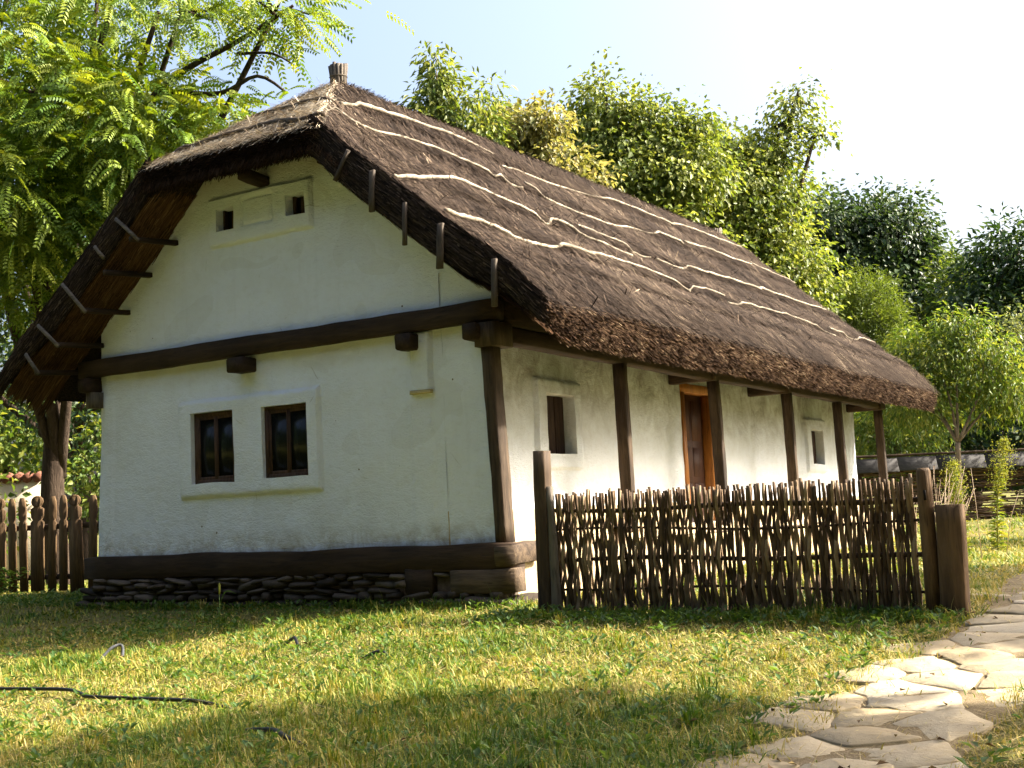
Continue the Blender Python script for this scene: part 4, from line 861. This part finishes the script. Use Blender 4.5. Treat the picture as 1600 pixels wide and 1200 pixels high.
tree('shade_tree', 'leafy tree standing right of the path beyond the gate gap', 'tree', (10.6, 5.8), .2, (2.4,), [(10.2, 5.6, 5.0, 1.3, 1.1, .8, 110), (10.7, 7.0, 5.2, 1.3, 1.2, .9, 100), (11.4, 6.2, 5.9, 1.4, 1.2, 1., 90), (10.8, 3.7, 4.9, 1.0, .9, .6, 75), (10.4, 4.8, 4.8, 1., .9, .7, 70)], L_OAK, BARK_D, .34, .25, .30, 55, .4, G_SH, seed=19)
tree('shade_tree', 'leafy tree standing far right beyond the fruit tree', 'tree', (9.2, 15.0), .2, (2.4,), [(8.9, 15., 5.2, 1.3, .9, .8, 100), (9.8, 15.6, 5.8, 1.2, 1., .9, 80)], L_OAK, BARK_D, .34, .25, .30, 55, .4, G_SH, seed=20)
# the wood edge behind the camera, mirrored in the window panes; more trees added to keep much of the sky off the gable
for k, (x, y, q, lb) in enumerate(((-13., -13., 1.0, 'broad dark tree facing the gable from the left side of the lawn'), (-7., -19., 1.1, 'tall dark tree behind the lawn, opposite the gable windows'), (0., -22., 1.15, 'tall dark tree straight behind the middle of the lawn'),
                                   (8., -21., 1.15, 'tall dark tree behind the viewpoint'), (15.5, -16., 1.1, 'tall dark tree right of the viewpoint'), (18., -8., 1.0, 'dark tree right of the path opposite the fence'), (-19., -8., 1., 'dark tree at the far left of the lawn'))):
    tree('wood_edge_tree', lb, 'tree', (x, y), .3, (2.2,), [(x, y, 4.4 * q, 4.4, 3.6, 3.6 * q, 330), (x - 1, y + .5, 8.8 * q, 4.4, 3.2, 3.4 * q, 330), *([(x + 1., y, 13.5 * q, 3.8, 3., 3.2, 260), (x - .5, y, 18. * q, 2.6, 2.4, 2.6, 130)] if x > 12 else []), (x + 2.5, y, 1.8, 2.6, 2.2, 1.8, 90), (x - 2.5, y, 1.8, 2.6, 2.2, 1.8, 90)], L_DARK, BARK_D, .6, .42, .5, 8, .3, 'trees of the wood edge', seed=40 + k)

# ------------------------------------------------------------------ far fence, garden wall
bf = thing('brushwood_fence', 'dark brushwood fence with a grey plank cap at the far side of the yard', 'fence', (.73, 20.2, -.28))
fd = np.array((.852, .521)); fo = np.array((.73, 20.2)); fn = np.array((.521, -.852)); m_plank = m_wood('dark_grey_plank', (.022, .021, .021), (.055, .052, .05), 'x')
s = -7.5
while s < 8:
    L = r5.uniform(.75, 1.2); a = fo + fd * s; b = fo + fd * (s + L - .012)
    m = MB(); timber(m, (*(a + fn * .20), 1.02 + r5.normal(0, .01)), (*(b + fn * .20), 1.02 + r5.normal(0, .01)), .035, .36, .004, .006, 2, side=(fn[0], fn[1], .5)); m.build('plank', m_plank, bf)
    s += L
m = MB(); timber(m, (*(fo - fd * 7.6), 1.24), (*(fo + fd * 8.1), 1.24), .3, .05, .006, .01, 12); m.build('cap_board', DW['x'], bf)
for s in np.arange(-7.4, 8.1, 2.2):
    q = fo + fd * s; m = MB(); timber(m, (*q, -.6), (*q, 1.2), .12, .12, .006, .012, 5); m.build('post', DW['z'], bf)
m = MB()
for k in range(520):
    s0 = r5.uniform(-7.5, 6.8); z = r5.uniform(-.35, .95); L = r5.uniform(1., 2.2); ph = r5.uniform(0, 6)
    P = [(*(fo + fd * (s0 + q * L) + fn * (.07 * math.sin(q * 7 + ph))), z + r5.normal(0, .012)) for q in np.linspace(0, 1, 6)]; tube(m, P, r5.uniform(.010, .02), 4, cap=False, rnd=r5.random() * .6)
wv = m.build('brushwood', STICK, bf); wv['kind'] = 'stuff'
gwall = thing('garden_wall', 'sunlit cream garden wall with red tile coping far behind the picket fence', 'wall', (-21.5, 10., -.6))
wd = np.array((.852, .521)); wc = np.array((-20.9, 10.3)); wn = np.array((.521, -.852))  # wall centre computed from an image pixel column and assumed depth, then hardcoded
a = wc - wd * 5.5; b = wc + wd * .75
m = MB(); timber(m, (*a, .55), (*b, .55), .3, 2.4, .01, .02, 8); m.build('wall', CREAM, gwall)
for k in range(24):
    q = a + wd * (.13 + k * .26); m = MB(); tube(m, [(*(q - wn * .22), 1.80), (*q, 1.86), (*(q + wn * .24), 1.78)], [.10, .11, .125], 8); m.build('coping_tile', TILE, gwall)

# ------------------------------------------------------------------ grass, weeds and small things on the lawn
def in_house(x, y): return (x > -5.9) & (x < .13) & (y > -.12) & (y < 14.4)
r6 = np.random.default_rng(77)
def grass(n, d0, d1, h, wd_, name, u0=0., u1=.46):
    d = np.sqrt(r6.uniform(d0 ** 2, d1 ** 2, n)); u = r6.uniform(u0, u1, n) * r6.choice([-1, 1], n) * d; xy = CAMP + d[:, None] * CF2 + u[:, None] * CX2; x, y = xy.T
    pd = path_d(x, y); k = ~in_house(x, y) & (pd > -.10 + .22 * (fbm(x * 3, y * 3, 5, 3) - .45)) ; near = pd < .25
    k &= ~(near & (r6.random(n) < .35)); k |= (pd > -.42) & (pd <= 0) & (r6.random(n) < .035)
    k &= r6.random(n) < np.clip(.45 + 1.1 * fbm(x * 1.2, y * 1.2, 66, 4), 0, 1)
    x, y = x[k], y[k]; n = len(x); pd = pd[k]
    tall = fbm(x * .9, y * .9, 58, 3); hh = h * r6.gamma(5, .2, n) * (.55 + .9 * np.clip(tall - .25, 0, 1) * 1.6)
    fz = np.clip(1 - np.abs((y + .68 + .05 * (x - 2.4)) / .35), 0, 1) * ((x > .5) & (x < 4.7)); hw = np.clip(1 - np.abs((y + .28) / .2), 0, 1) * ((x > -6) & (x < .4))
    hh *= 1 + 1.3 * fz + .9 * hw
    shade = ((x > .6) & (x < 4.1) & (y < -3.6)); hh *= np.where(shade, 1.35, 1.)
    P = np.stack([x, y, gz(x, y) - .005], 1); an = r6.uniform(0, 2 * np.pi, n); ln = r6.uniform(.15, 1.9, n); dr = np.stack([np.cos(an) * ln, np.sin(an) * ln, np.ones(n)], 1); dr = unit(dr)
    sd = np.stack([-np.sin(an + r6.normal(0, .6, n)), np.cos(an), np.zeros(n)], 1); W = wd_ * r6.uniform(.6, 1.3, n)
    mid = P + dr * (hh * .55)[:, None]; tip = P + dr * hh[:, None] + np.stack([np.cos(an), np.sin(an), np.full(n, -.55)], 1) * (hh * .35 * ln)[:, None]
    V = np.stack([P - sd * W[:, None] / 2, P + sd * W[:, None] / 2, mid + sd * W[:, None] * .4, mid - sd * W[:, None] * .4, tip], 1).reshape(-1, 3); b = np.arange(n)[:, None] * 5
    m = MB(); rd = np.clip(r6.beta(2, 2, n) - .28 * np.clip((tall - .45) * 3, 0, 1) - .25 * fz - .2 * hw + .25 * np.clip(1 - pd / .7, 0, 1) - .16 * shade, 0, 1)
    m.add(V, b + np.array([[0, 1, 2, 3]]), rnd=np.repeat(rd, 5)); m.f.append(b + np.array([[3, 2, 4]])); m.m.append(np.zeros(n, np.int32))
    o_ = m.build(name, GRASS); o_['kind'] = 'stuff'; return o_
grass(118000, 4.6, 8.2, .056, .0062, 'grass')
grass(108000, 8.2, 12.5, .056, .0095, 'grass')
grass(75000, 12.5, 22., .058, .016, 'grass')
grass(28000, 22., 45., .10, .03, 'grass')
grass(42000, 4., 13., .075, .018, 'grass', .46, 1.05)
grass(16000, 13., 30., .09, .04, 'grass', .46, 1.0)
# broadleaf weeds
n = 1500; m = MB()
xw = np.concatenate([r6.uniform(.4, 4.9, 420), r6.uniform(-5.9, .4, 160), r6.uniform(-4., 6., 1400), r6.uniform(-9., -6., 300)])
yw = np.concatenate([-.95 + r6.normal(0, .16, 420), -.32 + r6.normal(0, .07, 160), r6.uniform(-7., -.6, 1400), r6.uniform(-.2, 1.8, 300)])
for x, y in zip(xw, yw):
    if in_house(x, y) or path_d(np.array([x]), np.array([y]))[0] < .02: continue
    q = r6.integers(4, 10); an = r6.uniform(0, 6.28, q); A = np.stack([np.cos(an), np.sin(an), r6.uniform(.2, 1.2, q)], 1); N = np.stack([np.cos(an) * -.5, np.sin(an) * -.5, np.ones(q)], 1)
    P = np.tile((x, y, float(gz(x, y)) + .01), (q, 1)) + unit(A) * r6.uniform(.0, .08, q)[:, None]; L = r6.uniform(.03, .075, q); leaves(m, P, A, N, L, L * r6.uniform(.35, .6, q), r6.random(q))
o_ = m.build('weeds', L_WEED); o_['kind'] = 'stuff'
# longer tufts
m = MB()
tx = np.concatenate([r6.uniform(-5.9, .5, 60), r6.uniform(.4, 4.6, 70), r6.uniform(-4, 4.2, 190), r6.uniform(1, 4, 60)]); ty = np.concatenate([-.30 + r6.normal(0, .05, 60), -.85 + r6.normal(0, .12, 70), r6.uniform(-7, -.8, 190), r6.uniform(-6, -3.8, 60)])
for x, y in zip(tx, ty):
    if in_house(x, y) or path_d(np.array([x]), np.array([y]))[0] < .03: continue
    q = r6.integers(12, 34); an = r6.uniform(0, 6.28, q); h = r6.uniform(.07, .2) * r6.uniform(.5, 1.1, q); ln = r6.uniform(.1, .9, q); ox = r6.normal(0, .03, (q, 2))
    P = np.c_[x + ox[:, 0], y + ox[:, 1], np.full(q, float(gz(x, y)))]; dr = unit(np.c_[np.cos(an) * ln, np.sin(an) * ln, np.ones(q)]); sd = np.c_[-np.sin(an), np.cos(an), np.zeros(q)]
    mid = P + dr * (h * .6)[:, None]; tip = P + dr * h[:, None] + np.c_[np.cos(an), np.sin(an), -np.ones(q) * .7] * (h * .4 * ln)[:, None]; W_ = np.full(q, .004)[:, None]
    V = np.stack([P - sd * W_, P + sd * W_, mid + sd * W_ * .8, mid - sd * W_ * .8, tip], 1).reshape(-1, 3); b = np.arange(q)[:, None] * 5
    rr = np.repeat(np.clip(r6.beta(2, 3, q) * .7 + (r6.random() < .25) * .4, 0, 1), 5); m.add(V, b + np.array([[0, 1, 2, 3]]), rnd=rr); m.f.append(b + np.array([[3, 2, 4]])); m.m.append(np.zeros(q, np.int32))
o_ = m.build('grass', GRASS); o_['kind'] = 'stuff'
# fallen leaves
n = 700; x = r6.uniform(-5, 5.8, n); y = r6.uniform(-7.5, -.4, n); k = ~in_house(x, y); x, y = x[k], y[k]; n = len(x); an = r6.uniform(0, 6.28, n)
m = MB(); L = r6.uniform(.03, .065, n); leaves(m, np.stack([x, y, gz(x, y) + r6.uniform(.015, .045, n)], 1), np.stack([np.cos(an), np.sin(an), r6.normal(0, .3, n)], 1), np.tile((0, 0, 1.), (n, 1)) + r6.normal(0, .4, (n, 3)), L, L * .5, r6.random(n))
o_ = m.build('fallen_leaves', m_rnd('dead_leaf', [(0, (.10, .055, .022)), (.6, (.22, .14, .055)), (1, (.34, .26, .10))], .8, .2)); o_['kind'] = 'stuff'
# dry straw litter
n = 9000; d = np.sqrt(r6.uniform(4.6 ** 2, 12 ** 2, n)); u = r6.uniform(-.45, .45, n) * d; xy = CAMP + d[:, None] * CF2 + u[:, None] * CX2; x, y = xy.T; k = ~in_house(x, y) & (fbm(x * .8, y * .8, 88, 3) > .45); x, y = x[k], y[k]; n = len(x)
an = r6.uniform(0, 6.28, n); m = MB(); strips(m, np.stack([x, y, gz(x, y) + r6.uniform(.004, .045, n)], 1), np.stack([np.cos(an), np.sin(an), r6.normal(0, .15, n)], 1), np.tile((0, 0, 1.), (n, 1)), r6.uniform(.05, .18, n), r6.uniform(.003, .006, n), r6.beta(3, 2, n))
o_ = m.build('straw_litter', m_rnd('dry_straw', [(0, (.22, .16, .07)), (.6, (.42, .32, .15)), (1, (.58, .47, .26))], .8, .2, .2)); o_['kind'] = 'stuff'

def hose(name, pts, r, label, group=None, mat=HOSE):
    P = smoothpath([(x, y, float(gz(x, y)) + h) for x, y, h in pts], 5); m = MB(); tube(m, P, r, 8); return tag(m.build(name, mat, None, smooth=True), label, 'hose', group)
hose('hose', [(-2.6, -4.45, .03), (-1.66, -4.44, .05), (-1.03, -4.38, .055), (-.75, -4.45, .05), (-.58, -4.52, .055), (0., -4.45, .05), (.35, -4.44, .045), (.62, -4.42, .0)], .013, 'long black hose lying across the lawn at the lower left')
hose('hose_piece', [(-.82, -2.30, .0), (-.70, -2.33, .06), (-.62, -2.38, .075), (-.52, -2.46, .02)], .014, 'short bent black hose piece arching out of the sunlit grass')
hose('hose_piece', [(-2.10, -3.16, .0), (-2.07, -3.05, .09), (-2.02, -2.98, .10), (-1.92, -3.06, .02)], .013, 'grey bent hose piece at the edge of the house shadow', mat=m_simple('grey_plastic', (.05, .053, .056), (.09, .095, .10)))
hose('hose_piece', [(.42, -2.8, .01), (.52, -2.77, .055), (.58, -2.75, .05), (.66, -2.78, .0)], .013, 'black hose piece in the grass nearest the wattle fence')
hose('hose_piece', [(1.25, -4.95, .02), (1.5, -5.0, .045), (1.68, -5.1, .04), (1.85, -5.12, .0)], .014, 'black hose piece at the edge of the tree shade in the foreground')
# foxtail stalk
ft = thing('foxtail_grass', 'single tall foxtail grass stalk standing in the lawn before the gable', 'grass stalk', (-2.1, -1.75, float(gz(-2.1, -1.75))))
z0 = float(gz(-2.1, -1.75)); m = MB(); tube(m, [(-2.1, -1.75, z0), (-2.085, -1.75, z0 + .2), (-2.09, -1.75, z0 + .36)], .004, 5); m.build('stem', L_WEED, ft)
m = MB(); tube(m, [(-2.09, -1.75, z0 + .34), (-2.088, -1.75, z0 + .38), (-2.086, -1.75, z0 + .43), (-2.085, -1.75, z0 + .45)], [.006, .012, .010, .003], 7); m.build('seed_head', L_GOLD, ft)
m = MB(); P = smoothpath([(-2.088, -1.75, z0 + .15), (-2.05, -1.76, z0 + .30), (-1.97, -1.77, z0 + .37), (-1.84, -1.78, z0 + .345)], 4)
Wd = np.interp(np.linspace(0, 1, len(P)), [0, .4, 1], [.004, .014, .001]); V = np.concatenate([P + np.array((0, 0, 1)) * Wd[:, None], P - np.array((0, 0, 1)) * Wd[:, None] * .4]); i = np.arange(len(P) - 1); m.add(V, np.stack([i, i + 1, i + 1 + len(P), i + len(P)], 1)); m.build('blade', L_WEED, ft)

# tall goldenrod plants and dry stalks behind the fence
def rod(x, y, h, lean, label, seed):
    r = np.random.default_rng(seed); zb = float(gz(x, y)); t = thing('goldenrod', label, 'plant', (x, y, zb), 'goldenrod plants by the fruit tree')
    m = MB(); P = smoothpath([(x, y, zb - .03), (x + lean * .3, y, zb + h * .5), (x + lean, y, zb + h)], 6); tube(m, P, np.linspace(.012, .004, len(P)), 6); m.build('stem', L_GOLD, t)
    lf = MB(); n = 260; q = r.random(n); c = np.stack([np.interp(q, np.linspace(0, 1, len(P)), P[:, k]) for k in range(3)], 1); an = r.uniform(0, 6.28, n); A = np.stack([np.cos(an), np.sin(an), r.uniform(.0, .8, n)], 1); L = .16 * (1.05 - .6 * q) * r.uniform(.7, 1.2, n)
    leaves(lf, c, A, np.tile((0, 0, 1.), (n, 1)) + r.normal(0, .3, (n, 3)), L, L * .16, r.random(n), .1, .3); lf.build('foliage', L_GOLD, t)
    fl = MB(); n = 1500; q = .55 + .45 * r.random(n); c = np.stack([np.interp(q, np.linspace(0, 1, len(P)), P[:, k]) for k in range(3)], 1); c += r.normal(0, 1, (n, 3)) * (.085 * np.sin(np.clip((q - .5) / .5, 0, 1) * np.pi) + .015)[:, None]
    leaves(fl, c, r.normal(0, 1, (n, 3)), r.normal(0, 1, (n, 3)), np.full(n, .024), np.full(n, .012), .5 + .5 * r.random(n)); fl.build('flower_head', L_GOLD, t)
rod(2.63, 7.75, 1.25, -.02, 'goldenrod plant left of the thin fruit tree trunk', 1); rod(2.98, 8.4, 1.55, .22, 'taller goldenrod leaning right of the fruit tree trunk', 2)
m = MB(); ds = thing('dry_stalks', 'clump of thin dry stalks behind the right gate post', 'plant', (2.8, 6.1, float(gz(2.8, 6.1))))
for k in range(40):
    x, y = 2.75 + r6.normal(0, .22), 6.1 + r6.normal(0, .2); zb = float(gz(x, y)); h = r6.uniform(.7, 1.2); lx = r6.normal(.12, .14)
    tube(m, [(x, y, zb), (x + lx * .4, y, zb + h * .6), (x + lx, y, zb + h)], [.005, .004, .0025], 4, rnd=r6.random())
sk = m.build('stalk', m_rnd('dry_stalk', [(0, (.2, .14, .09)), (1, (.45, .35, .25))], .8, .2), ds); sk['kind'] = 'stuff'
# leafy plants behind the pickets
for k, (x, y, lb) in enumerate(((-9.6, 1.55, 'small green leafy plant in front of the pickets'), (-11.0, 1.35, 'small leafy plant at the left end of the pickets'))):
    pl = thing('leafy_plant', lb, 'plant', (x, y, float(gz(x, y)))); m = MB(); q = 90; an = r6.uniform(0, 6.28, q); A = np.stack([np.cos(an), np.sin(an), r6.uniform(-.1, .7, q)], 1); P = np.array((x, y, float(gz(x, y)))) + np.stack([r6.normal(0, .13, q), r6.normal(0, .1, q), r6.uniform(.02, .42, q)], 1)
    leaves(m, P, A, np.tile((0, 0, 1.), (q, 1)) + r6.normal(0, .3, (q, 3)), r6.uniform(.08, .15, q), r6.uniform(.03, .06, q), r6.random(q)); m.build('foliage', L_WEED, pl)
    m = MB()
    for e in P[:10]: tube(m, [(x, y, float(gz(x, y))), tuple(e)], .004, 4)
    m.build('stem', L_WEED, pl)
